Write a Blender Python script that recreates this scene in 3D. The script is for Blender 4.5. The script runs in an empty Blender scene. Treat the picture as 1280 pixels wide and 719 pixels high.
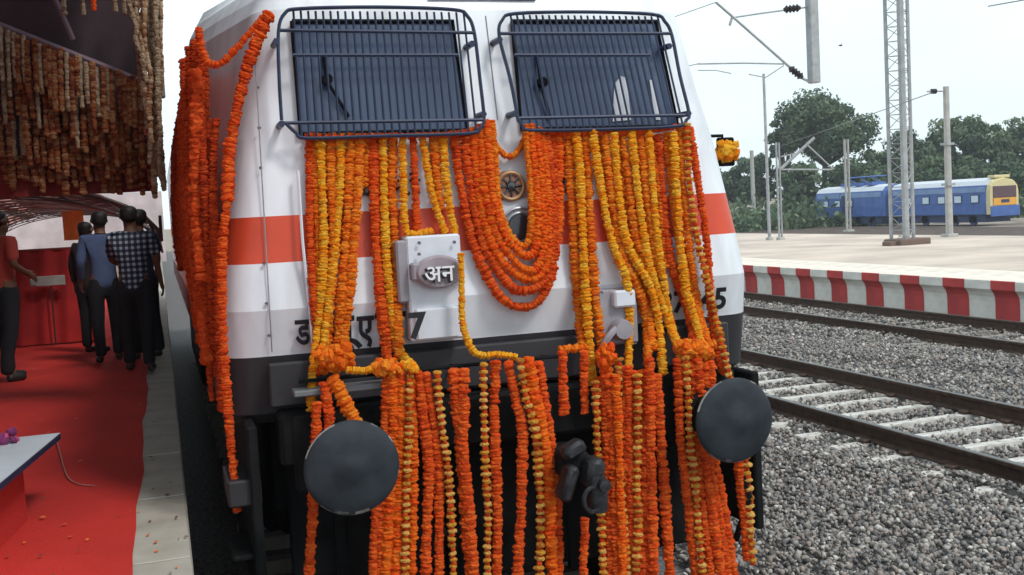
import bpy, math, random
import numpy as np
from mathutils import Vector, Matrix
random.seed(7); rng = np.random.default_rng(7)
S = bpy.context.scene
COL = S.collection
R = math.radians

# ------------------------------------------------------------------ camera
F, CX, CY, CZ, YAW, PIT, ROL = 1354.85, -1.7356, -4.8206, 2.231, 0.3113, -0.0719, -0.0533
CAM = Vector((CX, CY, CZ))
r_ = Vector((math.cos(YAW), -math.sin(YAW), 0)); h_ = Vector((math.sin(YAW), math.cos(YAW), 0)); z_ = Vector((0, 0, 1))
fw = h_*math.cos(PIT) + z_*math.sin(PIT); up_ = z_*math.cos(PIT) - h_*math.sin(PIT)
cX = r_*math.cos(ROL) + up_*math.sin(ROL); cY = up_*math.cos(ROL) - r_*math.sin(ROL)
cd = bpy.data.cameras.new('camera'); cam = bpy.data.objects.new('camera', cd); COL.objects.link(cam); S.camera = cam
cd.sensor_width = 36; cd.lens = F/1280*36; cd.clip_end = 5000; cd.clip_start = .05
M4 = Matrix.Identity(4)
for i in range(3):
    M4[i][0] = cX[i]; M4[i][1] = cY[i]; M4[i][2] = -fw[i]; M4[i][3] = CAM[i]
cam.matrix_world = M4

# ------------------------------------------------------------------ world, sun, exposure
S.view_settings.view_transform = 'Standard'; S.view_settings.look = 'None'
S.view_settings.exposure = 0.28; S.view_settings.gamma = 1
SUN_EL, SUN_AZ = R(48), R(150)       # azimuth from +Y clockwise
W = bpy.data.worlds.new("World"); S.world = W; W.use_nodes = True
nt = W.node_tree; nt.nodes.clear()
o_ = nt.nodes.new('ShaderNodeOutputWorld'); bg = nt.nodes.new('ShaderNodeBackground'); sky = nt.nodes.new('ShaderNodeTexSky')
sky.sky_type = 'NISHITA'; sky.sun_disc = False; sky.sun_elevation = SUN_EL; sky.sun_rotation = SUN_AZ
sky.air_density = 1.3; sky.dust_density = 2.0
tc = nt.nodes.new('ShaderNodeTexCoord'); mp = nt.nodes.new('ShaderNodeMapping'); mp.inputs['Scale'].default_value = (1, 1, 2.6)
nz = nt.nodes.new('ShaderNodeTexNoise'); nz.inputs['Scale'].default_value = 1.5; nz.inputs['Detail'].default_value = 6; nz.inputs['Roughness'].default_value = .55
cr = nt.nodes.new('ShaderNodeValToRGB'); cr.color_ramp.elements[0].position = .3; cr.color_ramp.elements[1].position = .62
cr.color_ramp.elements[0].color = (.62, .62, .62, 1); cr.color_ramp.elements[1].color = (1, 1, 1, 1)
mx = nt.nodes.new('ShaderNodeMix'); mx.data_type = 'RGBA'; mx.inputs['B'].default_value = (8.3, 9.7, 10.3, 1)
L = nt.links.new
L(tc.outputs['Generated'], mp.inputs[0]); L(mp.outputs[0], nz.inputs['Vector']); L(nz.outputs['Fac'], cr.inputs[0]); L(cr.outputs[0], mx.inputs['Factor'])
L(sky.outputs[0], mx.inputs['A']); L(mx.outputs['Result'], bg.inputs[0]); bg.inputs[1].default_value = .105; L(bg.outputs[0], o_.inputs[0])
sd = bpy.data.lights.new('sun', 'SUN'); sd.energy = 1.5; sd.angle = R(12); sd.color = (1, .96, .9)
so = bpy.data.objects.new('sun', sd); COL.objects.link(so)
sdir = Vector((math.sin(SUN_AZ)*math.cos(SUN_EL), math.cos(SUN_AZ)*math.cos(SUN_EL), math.sin(SUN_EL)))
so.rotation_euler = sdir.to_track_quat('Z', 'Y').to_euler()

# ------------------------------------------------------------------ survey helpers: where a sight line meets a real surface
def ray(u, v): return cX*(u-640) + cY*(359.5-v) + fw*F
def hit(u, v, ax, val):
    d = ray(u, v); return CAM + d*((val-CAM[ax])/d[ax])

# ------------------------------------------------------------------ materials
MATS = {}
def mat(name, col, rough=.7, metal=0., var=.15, scale=8., bump=0., bscale=30., spec=.4, col2=None, detail=4, coat=0., trans=0., stretch=None):
    if name in MATS: return MATS[name]
    m = bpy.data.materials.new(name); m.use_nodes = True; n = m.node_tree; b = n.nodes['Principled BSDF']
    b.inputs['Roughness'].default_value = rough; b.inputs['Metallic'].default_value = metal
    b.inputs['Specular IOR Level'].default_value = spec; b.inputs['Coat Weight'].default_value = coat
    if col2 is None: col2 = tuple(c*(1-var) for c in col); c1 = tuple(min(1, c*(1+var*.6)) for c in col)
    else: c1 = col
    t = n.nodes.new('ShaderNodeTexCoord'); x = n.nodes.new('ShaderNodeTexNoise'); x.inputs['Scale'].default_value = scale; x.inputs['Detail'].default_value = detail
    r = n.nodes.new('ShaderNodeValToRGB'); r.color_ramp.elements[0].position = .35; r.color_ramp.elements[1].position = .65
    r.color_ramp.elements[0].color = (*col2, 1); r.color_ramp.elements[1].color = (*c1, 1)
    src = t.outputs['Object']
    if stretch:
        q = n.nodes.new('ShaderNodeMapping'); q.inputs['Scale'].default_value = stretch; n.links.new(src, q.inputs[0]); src = q.outputs[0]
    n.links.new(src, x.inputs['Vector']); n.links.new(x.outputs['Fac'], r.inputs[0]); n.links.new(r.outputs[0], b.inputs['Base Color'])
    if bump:
        y = n.nodes.new('ShaderNodeTexNoise'); y.inputs['Scale'].default_value = bscale; y.inputs['Detail'].default_value = 5
        bp = n.nodes.new('ShaderNodeBump'); bp.inputs['Strength'].default_value = bump; bp.inputs['Distance'].default_value = .02
        n.links.new(src, y.inputs['Vector']); n.links.new(y.outputs['Fac'], bp.inputs['Height']); n.links.new(bp.outputs[0], b.inputs['Normal'])
    if trans:
        tr = n.nodes.new('ShaderNodeBsdfTranslucent'); ms = n.nodes.new('ShaderNodeMixShader'); ms.inputs[0].default_value = trans
        n.links.new(r.outputs[0], tr.inputs[0]); n.links.new(b.outputs[0], ms.inputs[1]); n.links.new(tr.outputs[0], ms.inputs[2])
        n.links.new(ms.outputs[0], n.nodes['Material Output'].inputs[0])
    MATS[name] = m; return m

def checks(name, a, b, c, s):
    m = bpy.data.materials.new(name); m.use_nodes = True; n = m.node_tree; p = n.nodes['Principled BSDF']; p.inputs['Roughness'].default_value = .9
    t = n.nodes.new('ShaderNodeTexCoord'); prev = None
    for ax, k in (('X', s), ('Z', s)):
        w = n.nodes.new('ShaderNodeTexWave'); w.bands_direction = ax; w.inputs['Scale'].default_value = k; w.inputs['Distortion'].default_value = 1.0; w.inputs['Detail Scale'].default_value = .5
        n.links.new(t.outputs['Object'], w.inputs['Vector'])
        g = n.nodes.new('ShaderNodeMath'); g.operation = 'GREATER_THAN'; g.inputs[1].default_value = .55; n.links.new(w.outputs['Fac'], g.inputs[0])
        if prev is None: prev = g
        else:
            ad = n.nodes.new('ShaderNodeMath'); ad.operation = 'ADD'; n.links.new(prev.outputs[0], ad.inputs[0]); n.links.new(g.outputs[0], ad.inputs[1]); prev = ad
    hv = n.nodes.new('ShaderNodeMath'); hv.operation = 'MULTIPLY'; hv.inputs[1].default_value = .5; n.links.new(prev.outputs[0], hv.inputs[0])
    r = n.nodes.new('ShaderNodeValToRGB'); r.color_ramp.interpolation = 'CONSTANT'
    e = r.color_ramp.elements; e[0].color = (*a, 1); e[0].position = 0; e[1].color = (*b, 1); e[1].position = .3; q = e.new(.8); q.color = (*c, 1)
    n.links.new(hv.outputs[0], r.inputs[0]); n.links.new(r.outputs[0], p.inputs['Base Color']); return m

# ------------------------------------------------------------------ mesh builder
class MB:
    def __init__(s): s.v = []; s.f = []; s.m = []
    def add(s, vs, fs, mi=0):
        o = len(s.v); s.v += [tuple(p) for p in vs]; s.f += [tuple(i+o for i in f) for f in fs]; s.m += [mi]*len(fs); return s
    def box(s, c, d, mi=0, rot=None, ch=0.0):
        x, y, z = d[0]/2, d[1]/2, d[2]/2
        if ch:
            e = ch; vs = []; 
            for sz in (-1, 1):
                for (px, py) in ((-x+e, -y), (x-e, -y), (x, -y+e), (x, y-e), (x-e, y), (-x+e, y), (-x, y-e), (-x, -y+e)): vs.append((px, py, sz*(z-e)))
            for sz in (-1, 1):
                for (px, py) in ((-x+e, -y+e), (x-e, -y+e), (x-e, -y+e), (x-e, y-e), (x-e, y-e), (-x+e, y-e), (-x+e, y-e), (-x+e, -y+e)): vs.append((px, py, sz*z))
            fs = [(i, (i+1) % 8, 8+(i+1) % 8, 8+i) for i in range(8)]
            for k in range(8):
                j = (k+1) % 8
                fs.append((8+k, 8+j, 24+j, 24+k)); fs.append((j, k, 16+k, 16+j))
            fs += [(24, 26, 28, 30), (22, 20, 18, 16)]
        else:
            vs = [(i*x, j*y, k*z) for k in (-1, 1) for j in (-1, 1) for i in (-1, 1)]
            fs = [(0, 2, 3, 1), (4, 5, 7, 6), (0, 1, 5, 4), (2, 6, 7, 3), (0, 4, 6, 2), (1, 3, 7, 5)]
        M = rot if rot else Matrix.Identity(3)
        return s.add([M @ Vector(p) + Vector(c) for p in vs], fs, mi)
    def tube(s, pts, rad, n=8, mi=0, cap=True):
        pts = [Vector(p) for p in pts]; k = len(pts); rr = rad if isinstance(rad, (list, tuple)) else [rad]*k
        vs = []; prev = None
        for i, p in enumerate(pts):
            t = (pts[min(i+1, k-1)]-pts[max(i-1, 0)]).normalized()
            if prev is None:
                a = Vector((0, 0, 1)) if abs(t.z) < .9 else Vector((1, 0, 0)); u = t.cross(a).normalized()
            else:
                u = (prev - t*prev.dot(t)).normalized()
            prev = u; w = t.cross(u)
            for j in range(n):
                an = 2*math.pi*j/n; vs.append(p + (u*math.cos(an)+w*math.sin(an))*rr[i])
        fs = [(i*n+j, i*n+(j+1) % n, (i+1)*n+(j+1) % n, (i+1)*n+j) for i in range(k-1) for j in range(n)]
        if cap: fs += [tuple(reversed(range(n))), tuple(range((k-1)*n, k*n))]
        return s.add(vs, fs, mi)
    def lathe(s, prof, c, axis=(0, 0, 1), n=24, mi=0):
        ax = Vector(axis).normalized(); a = Vector((0, 0, 1)) if abs(ax.z) < .9 else Vector((1, 0, 0)); u = ax.cross(a).normalized(); w = ax.cross(u); c = Vector(c)
        vs = [c + ax*h + (u*math.cos(2*math.pi*j/n)+w*math.sin(2*math.pi*j/n))*r for (r, h) in prof for j in range(n)]
        k = len(prof); fs = [(i*n+j, i*n+(j+1) % n, (i+1)*n+(j+1) % n, (i+1)*n+j) for i in range(k-1) for j in range(n)]
        return s.add(vs, fs, mi)
    def grid(s, rows, mi=0):
        k = len(rows[0]); return s.add([p for r in rows for p in r], [(i*k+j, i*k+j+1, (i+1)*k+j+1, (i+1)*k+j) for i in range(len(rows)-1) for j in range(k-1)], mi)
    def build(s, name, mats, parent=None, smooth=False):
        me = bpy.data.meshes.new(name); me.from_pydata(s.v, [], s.f)
        if not isinstance(mats, (list, tuple)): mats = [mats]
        for q in mats: me.materials.append(q)
        me.polygons.foreach_set('material_index', s.m)
        if smooth: me.polygons.foreach_set('use_smooth', [True]*len(s.f))
        me.update()
        if smooth: me.set_sharp_from_angle(angle=R(38))
        ob = bpy.data.objects.new(name, me); COL.objects.link(ob)
        if parent: ob.parent = parent
        return ob
def tag(o, label=None, cat=None, group=None, kind=None):
    if label: o['label'] = label
    if cat: o['category'] = cat
    if group: o['group'] = group
    if kind: o['kind'] = kind
    return o
def empty(name, label, cat, loc=(0, 0, 0), group=None):
    o = bpy.data.objects.new(name, None); COL.objects.link(o); o.location = loc; o.empty_display_size = .1
    bpy.context.view_layer.update() if False else None
    return tag(o, label, cat, group)
def cat_rom(P, n):
    P = [Vector(p) for p in P]; Q = [P[0]*2-P[1]]+P+[P[-1]*2-P[-2]]; out = []
    for i in range(1, len(Q)-2):
        for k in range(n):
            t = k/n; a, b, c, d = Q[i-1:i+3]
            out.append(.5*((2*b)+(c-a)*t+(2*a-5*b+4*c-d)*t*t+(3*b-a-3*c+d)*t**3))
    out.append(P[-1]); return out
def dup(ob, parent=None, loc=None):
    c = ob.copy(); COL.objects.link(c)
    if parent: c.parent = parent
    if loc is not None: c.location = loc
    return c
ORD = ['first', 'second', 'third', 'fourth', 'fifth', 'sixth', 'seventh', 'eighth', 'ninth', 'tenth', 'eleventh', 'twelfth', 'thirteenth', 'fourteenth', 'fifteenth', 'sixteenth', 'seventeenth', 'eighteenth', 'nineteenth', 'twentieth']
ORD += ['twenty-' + q for q in ORD[:9]] + ['thirtieth'] + ['thirty-' + q for q in ORD[:9]] + ['fortieth'] + ['forty-' + q for q in ORD[:9]] + ['fiftieth']

# ------------------------------------------------------------------ palette
white = mat('white_paint', (.80, .83, .88), .34, scale=2.2, bump=.05, bscale=2.5, spec=.5, col2=(.62, .64, .68), detail=11, stretch=(2.6, 2.6, .6))
redst = mat('red_stripe_paint', (.62, .07, .028), .4, var=.12, scale=3)
dgrey = mat('dark_grey_paint', (.030, .028, .033), .5, var=.25, scale=3, bump=.05)
black = mat('grimy_black_steel', (.010, .010, .011), .85, spec=.15, var=.4, scale=6, bump=.25, bscale=18)
steel = mat('worn_dark_steel', (.055, .058, .065), .55, .3, var=.35, scale=9, bump=.2)
bufm = mat('buffer_steel', (.030, .036, .045), .7, .0, var=.25, scale=6, spec=.3, bump=.3, bscale=9, detail=10, col2=(.014, .018, .024))
scr = mat('scraped_steel', (.34, .32, .29), .7, 0, scale=16, detail=8, col2=(.035, .038, .044))
grl = mat('grille_blue_black', (.022, .032, .07), .45, .1, var=.2)
glass = mat('dark_windscreen', (.055, .085, .16), .22, 0, var=.18, scale=2.0, spec=.6)
letter = mat('black_lettering', (.012, .012, .016), .5, var=.05)
chrome = mat('lamp_rim', (.35, .35, .38), .35, .6, var=.2)
lens = mat('lamp_lens', (.03, .03, .04), .15, 0, spec=.8)
greyb = mat('grey_box', (.28, .26, .29), .5, var=.15)
whbox = mat('white_box', (.62, .64, .7), .45, var=.08)

# ------------------------------------------------------------------ ground and track formation
def sheet(name, x0, x1, y0, y1, z, m, nx=1, ny=1):
    b = MB(); b.grid([[(x0+(x1-x0)*i/nx, y0+(y1-y0)*j/ny, z) for i in range(nx+1)] for j in range(ny+1)])
    return tag(b.build(name, m), kind='structure')
soil = mat('dry_soil', (.33, .26, .19), .95, var=.3, scale=.25, col2=(.2, .17, .12), bump=.3, bscale=2)
sheet('ground', -900, 1500, -300, 2500, -1.26, soil)
balm = mat('ballast_bed', (.20, .19, .19), .95, var=.4, scale=30, col2=(.07, .065, .065), bump=1.0, bscale=22)
b = MB(); b.box((4.97, 50, -.75), (13.34, 130, .96)); tag(b.build('track_bed', balm), kind='structure')
# stones as real geometry
ICO = None
def ico():
    t = (1+5**.5)/2
    v = np.array([(-1, t, 0), (1, t, 0), (-1, -t, 0), (1, -t, 0), (0, -1, t), (0, 1, t), (0, -1, -t), (0, 1, -t), (t, 0, -1), (t, 0, 1), (-t, 0, -1), (-t, 0, 1)], float)
    v /= np.linalg.norm(v[0])
    f = np.array([(0, 11, 5), (0, 5, 1), (0, 1, 7), (0, 7, 10), (0, 10, 11), (1, 5, 9), (5, 11, 4), (11, 10, 2), (10, 7, 6), (7, 1, 8), (3, 9, 4), (3, 4, 2), (3, 2, 6), (3, 6, 8), (3, 8, 9), (4, 9, 5), (2, 4, 11), (6, 2, 10), (8, 6, 7), (9, 8, 1)])
    return v, f
def stones(name, label, regions, mats, zfun):
    v0, f0 = ico(); P = []
    for (x0, x1, y0, y1, dens, r) in regions:
        n = int((x1-x0)*(y1-y0)*dens); q = np.stack([rng.uniform(x0, x1, n), rng.uniform(y0, y1, n), np.zeros(n), rng.uniform(.6, 1.35, n)*r], 1); P.append(q)
    P = np.concatenate(P); n = len(P)
    sc = rng.uniform(.6, 1.2, (n, 1, 3)); jit = rng.uniform(.5, 1.3, (n, 12, 1)); a = rng.uniform(0, 6.28, n); t = rng.uniform(-.9, .9, n)
    v = v0[None]*jit*sc; ca, sa, ct, st = np.cos(a)[:, None], np.sin(a)[:, None], np.cos(t)[:, None], np.sin(t)[:, None]
    y = v[..., 1]*ct - v[..., 2]*st; z = v[..., 1]*st + v[..., 2]*ct; x = v[..., 0]*ca - y*sa; y = v[..., 0]*sa + y*ca
    v = np.stack([x, y, z], -1)*P[:, None, 3:4]; v[..., 0] += P[:, None, 0]; v[..., 1] += P[:, None, 1]
    v[..., 2] += (zfun(P[:, 0], P[:, 1]) + rng.uniform(-.012, .03, n))[:, None]
    f = f0[None] + (np.arange(n)*12)[:, None, None]
    me = bpy.data.meshes.new(name); me.vertices.add(n*12); me.vertices.foreach_set('co', v.reshape(-1)); nf = n*20
    me.loops.add(nf*3); me.loops.foreach_set('vertex_index', f.reshape(-1).astype(np.int32)); me.polygons.add(nf)
    me.polygons.foreach_set('loop_start', np.arange(nf, dtype=np.int32)*3)
    for m in mats: me.materials.append(m)
    me.polygons.foreach_set('material_index', np.repeat(rng.choice(len(mats), n, p=[.28, .30, .22, .15, .05]), 20).astype(np.int32))
    me.update(calc_edges=True); me.validate()
    ob = bpy.data.objects.new(name, me); COL.objects.link(ob); tag(ob, label, 'ballast', kind='stuff'); return ob
sm = [mat('stone_grey', (.25, .235, .225), .9, var=.3, scale=20), mat('stone_dark', (.135, .125, .12), .9, var=.3, scale=20), mat('stone_brown', (.30, .25, .22), .9, var=.3, scale=20), mat('stone_pale', (.38, .35, .32), .9, var=.2, scale=20), mat('stone_white', (.55, .52, .48), .9, var=.2)]
T1, T2, G = 4.623, 9.60, 1.676
def zb(x, y):
    z = -.175 + .02*np.sin(x*3+y) + .015*np.sin(y*2.3+x*5)
    z = np.where((x > T1+.06) & (x < T1+G-.06), -.212, z); z = np.where((x > T1-.50) & (x < T1-.24), -.205, z); z = np.where((x > T2) & (x < T2+G), -.178, z)
    z = np.where(np.abs(x) < 1.6, -.22, z)
    return z
stones('ballast', 'loose grey and brown crushed stone spread between the tracks',
       [(-1.3, 1.5, -1.2, 1.5, 260, .032), (1.5, 4.55, -1.5, 4, 1100, .021), (1.5, 4.55, 4, 12, 480, .025), (2.2, 4.55, 12, 24, 130, .035),
        (T1+.08, T1+G-.08, 1.5, 12, 420, .026), (T1+.08, T1+G-.08, 12, 26, 160, .03), (T1+G+.06, T2-.06, 3, 11, 520, .024), (T1+G+.06, T2-.06, 11, 22, 330, .027),
        (T1+G+.06, T2-.06, 22, 40, 70, .045), (T2+.08, T2+G-.08, 5, 22, 150, .03), (T2+G+.06, 11.6, 7, 22, 130, .035)], sm, zb)

railm = mat('rusty_rail', (.075, .045, .032), .6, .4, var=.35, scale=12, bump=.1)
railtop = mat('rail_running_top', (.10, .095, .09), .35, .7, var=.2)
slm = mat('concrete_sleeper', (.56, .53, .49), .85, var=.3, detail=9, scale=9, bump=.2)
slm2 = mat('dirty_sleeper', (.30, .27, .24), .9, var=.2, scale=9)
def rail(x, y0, y1, parent):
    pr = [(-.07, -.168), (.07, -.168), (.07, -.155), (.012, -.135), (.010, -.045), (.036, -.035), (.036, -.006), (.028, 0), (-.028, 0), (-.036, -.006), (-.036, -.035), (-.010, -.045), (-.012, -.135), (-.07, -.155)]
    n = len(pr); b = MB(); vs = [(x+p, y, z) for y in (y0, y1) for p, z in pr]; fs = []; mi = []
    for i in range(n): fs.append((i, (i+1) % n, n+(i+1) % n, n+i)); mi.append(1 if i == 7 else 0)
    fs += [tuple(reversed(range(n))), tuple(range(n, 2*n))]; mi += [0, 0]
    b.v = vs; b.f = fs; b.m = mi; return b.build('rail', [railm, railtop], parent)
def track(x, y0, y1, label, sy0, sy1, m, lift=0):
    t = empty('railway_track', label, 'track', (0, 0, 0))
    rail(x, y0, y1, t); rail(x+G, y0, y1, t)
    b = MB(); b.v = []; w, h = 1.30, .12
    b.add([(-w, -.085, 0), (w, -.085, 0), (w, .085, 0), (-w, .085, 0), (-w+.03, -.062, h), (w-.03, -.062, h), (w-.03, .062, h), (-w+.03, .062, h)], [(3, 2, 1, 0), (4, 5, 6, 7), (0, 1, 5, 4), (1, 2, 6, 5), (2, 3, 7, 6), (3, 0, 4, 7)])
    s0 = b.build('sleeper', m, t); s0.location = (x+G/2, sy0, -.170-h+lift); y = sy0+.60
    while y < sy1: 
        s = dup(s0, t, (x+G/2+random.uniform(-.02, .02), y, -.170-h+lift+random.uniform(-.006, .004))); y += .60
    # rail clips where they show
    c = MB(); c.box((0, 0, 0), (.09, .10, .035), ch=.01); c0 = None; y = sy0
    while y < min(sy1, sy0+13):
        for xx in (x-.1, x+.1, x+G-.1, x+G+.1):
            if c0 is None: c0 = c.build('rail_clip', railm, t); c0.location = (xx, y, -.150)
            else: dup(c0, t, (xx, y, -.150))
        y += .60
    return t
track(T1, -12, 110, 'rusty railway track on pale concrete sleepers nearest the locomotive on the right', .9, 32, slm)
track(T2, -12, 110, 'railway track running along the foot of the red and white platform wall', 5.5, 40, slm2)
track(-G/2, -12, 60, 'railway track beneath the garlanded locomotive', -3, 16, slm2)

# ------------------------------------------------------------------ right platform
pave = mat('platform_paving', (.66, .54, .45), .9, var=.2, scale=.5, detail=10, col2=(.46, .38, .32), bump=.15, bscale=5)
capm = mat('white_limewash', (.82, .72, .62), .85, var=.12, scale=3, col2=(.62, .55, .47)); wallw = mat('limewashed_wall', (.80, .78, .72), .85, scale=4, col2=(.64, .61, .54))
wallr = mat('faded_red_wall', (.56, .065, .06), .8, scale=3, col2=(.40, .05, .05), detail=8)
PX, PZ = 12.0, .55
pl = MB(); pl.box(((PX+1.7+24.1)/2, 60, (PZ-.004-1.3)/2), (24.1-PX-1.7, 150, PZ-.004+1.3)); plat = tag(pl.build('platform', pave), kind='structure')
def copi(y0, y1, m1):
    # one painted length: lip, cove and wall under it
    P = [(PX+1.7, PZ), (PX+.01, PZ), (PX, PZ-.01), (PX, PZ-.16), (PX+.02, PZ-.18), (PX+.06, PZ-.23), (PX+.09, PZ-.30), (PX+.10, PZ-.40), (PX+.10, -.9)]
    return [[(x, y, z) for (x, z) in P] for y in (y0, y1)]
def make_coping(m, top, y0, dy):
    b = MB(); g = copi(0, dy, m); b.grid(g[::-1], 0)
    b.m[0] = 1
    b.add([g[0][i] for i in range(9)]+[(PX+1.7, 0, -.9)], [tuple(range(10))]); b.add([g[1][i] for i in range(9)]+[(PX+1.7, dy, -.9)], [tuple(reversed(range(10)))])
    o = b.build('painted_coping_length', [m, top], plat); o.location = (0, y0, 0); return o
pitch = 1.22; ybase = 10.02 - 4*pitch
cr0 = cw0 = None
y = ybase; k = 0
while y < 70:
    dy = pitch*.47
    if cr0 is None: cr0 = make_coping(wallr, capm, y, dy-.006); cw0 = make_coping(wallw, capm, y+dy, pitch-dy-.006)
    else: dup(cr0, plat, (0, y, 0)); dup(cw0, plat, (0, y+dy, 0))
    y += pitch
# ------------------------------------------------------------------ left platform
cop = mat('platform_coping_stone', (.46, .43, .37), .85, var=.2, scale=4, col2=(.36, .33, .28), bump=.15, bscale=12)
carp = mat('red_carpet', (.64, .032, .022), .9, scale=.8, detail=8, col2=(.42, .016, .012), bump=.35, bscale=60)
b = MB(); b.box((-10.85, 60, -.28), (18.3, 160, 2.052)); tag(b.build('platform', mat('old_platform', (.3, .27, .23), .9)), kind='structure')
lp = bpy.data.objects['platform.001'] if 'platform.001' in bpy.data.objects else plat
y = -10; k = 0; st0 = None
while y < 30:
    if st0 is None:
        c = MB(); c.box((0, 0, 0), (.62, 1.19, .10), ch=.008); st0 = c.build('coping_stone', cop, lp); st0.location = (-2.01, y, .70)
        # local parent has no offset, so platform coordinates are world coordinates
    else: dup(st0, lp, (-2.01+random.uniform(-.003, .003), y, .70+random.uniform(-.002, .002)))
    y += 1.2
b = MB(); rows = []
for j in range(90):
    y = -10+40*j/89; rows.append([(-1.945 - .012*math.sin(y*2.1)-.008*math.sin(y*5+1), y, .757)] + [(x, y, .757+.006*math.sin(x*3+y*1.7)+.004*math.sin(y*6+x)+.004) for x in (-2.1, -2.5, -3, -3.5, -4, -5, -6, -9)])
b.grid(rows); cp = b.build('red_carpet', carp, None, True); tag(cp, 'long red carpet laid along the left platform beside the train', 'carpet')
b = MB(); pts = [hit(70, 545, 2, .79), hit(76, 570, 2, .775), hit(84, 595, 2, .772), hit(98, 605, 2, .772), hit(118, 607, 2, .772)]
b.tube(cat_rom(pts, 5), .004, 5); tag(b.build('ribbon', mat('pale_ribbon', (.45, .2, .17), .6)), 'thin pale string curling across the red carpet beside the white board', 'string')

# ------------------------------------------------------------------ locomotive
def fY(z):
    K = [(0, .70), (1.3, .70), (1.57, .645), (1.80, .57), (2.3, .625), (2.65, .68), (3.3, .80), (3.45, .86), (3.6, 1.02), (3.75, 1.3), (3.9, 1.9)]
    for (a, p), (c, q) in zip(K, K[1:]):
        if z <= c: return p+(q-p)*(z-a)/(c-a)
    return K[-1][1]
def face(u, v, off=0.):
    y = .65
    for _ in range(8):
        p = hit(u, v, 1, y-off); y = fY(p.z)
    return hit(u, v, 1, fY(p.z)-off)
loco = empty('electric_locomotive', 'white electric locomotive with a red stripe and black caged windscreens, hung with marigold garlands', 'locomotive')
def wC(z):
    K = [(1.0, 1.50), (1.57, 1.50), (2.0, 1.445), (2.25, 1.40), (2.58, 1.35), (2.84, 1.29), (3.3, 1.21), (3.5, 1.10), (3.7, .85), (3.9, .5)]
    if z <= 1: return 1.5
    for (a, p), (c, q) in zip(K, K[1:]):
        if z <= c: return p+(q-p)*(z-a)/(c-a)
    return .5
def wS(z):
    K = [(1.0, 1.49), (3.35, 1.49), (3.6, 1.36), (3.8, 1.0), (3.9, .55)]
    if z <= 1: return 1.49
    for (a, p), (c, q) in zip(K, K[1:]):
        if z <= c: return p+(q-p)*(z-a)/(c-a)
    return .55
def ring(z):
    yf = fY(z); w = wC(z); r = .20; o = []
    xs = [0, .3, .6, .9, w-r]
    half = [(x, yf+.02*(x/1.3)**2) for x in xs]
    y0 = half[-1][1]
    for a in (18, 36, 54, 72, 90): half.append((w-r+r*math.sin(R(a)), y0+r-r*math.cos(R(a))))
    half += [(w+(wS(z)-w)*.5, y0+r+.6), (wS(z), y0+r+1.3), (wS(z), 9), (wS(z), 19.5)]
    return [(-x, y, z) for x, y in reversed(half[1:])] + [(x, y, z) for x, y in half]
zs = [(1.27, 1), (1.42, 1), (1.565, 1), (1.57, 0), (1.78, 0), (1.80, 0), (1.82, 0), (2.03, 0), (2.035, 2), (2.15, 2), (2.255, 2), (2.26, 0), (2.5, 0), (2.65, 0), (2.85, 0), (3.05, 0), (3.285, 0), (3.30, 0), (3.4, 0), (3.5, 0), (3.6, 0), (3.7, 0), (3.8, 0), (3.9, 0)]
b = MB(); rings = [ring(z) for z, _ in zs]; n = len(rings[0])
# rounded underside of the cab
low = [(x*.97, y+.05, 1.215) for x, y, z in rings[0]]
rings = [low]+rings; mi = [1, 1, 1, 0, 0, 0, 0, 0, 2, 2, 2, 2]+[0]*20
for i in range(len(rings)-1): b.grid([rings[i], rings[i+1]], mi[i])
b.add(rings[-1], [tuple(range(n))]); b.add(rings[0], [tuple(reversed(range(n)))], 1)
b.add([r[0] for r in rings]+[r[-1] for r in rings][::-1], [tuple(range(2*len(rings)))], 0)
body = b.build('body', [white, dgrey, redst], loco, True)
# roof lip line over the windows, handrail, cab seam
b = MB()
lip = [Vector((x, y-.012, z)) for x, y, z in ring(3.36)[3:-3]]
b.tube(lip[9:-9], .007, 6); b.build('rain_gutter', grl, loco)
b = MB(); b.tube([face(372, 214, .05), face(373, 222, .06), face(378, 300, .06), face(391, 430, .06), face(394, 455, .05)], .008, 6); b.build('cab_handrail', whbox, loco, True)
b = MB(); b.box((0, 1.1, 3.98), (.75, .5, .2), ch=.03); b.build('roof_headlamp_housing', white, loco)
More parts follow.
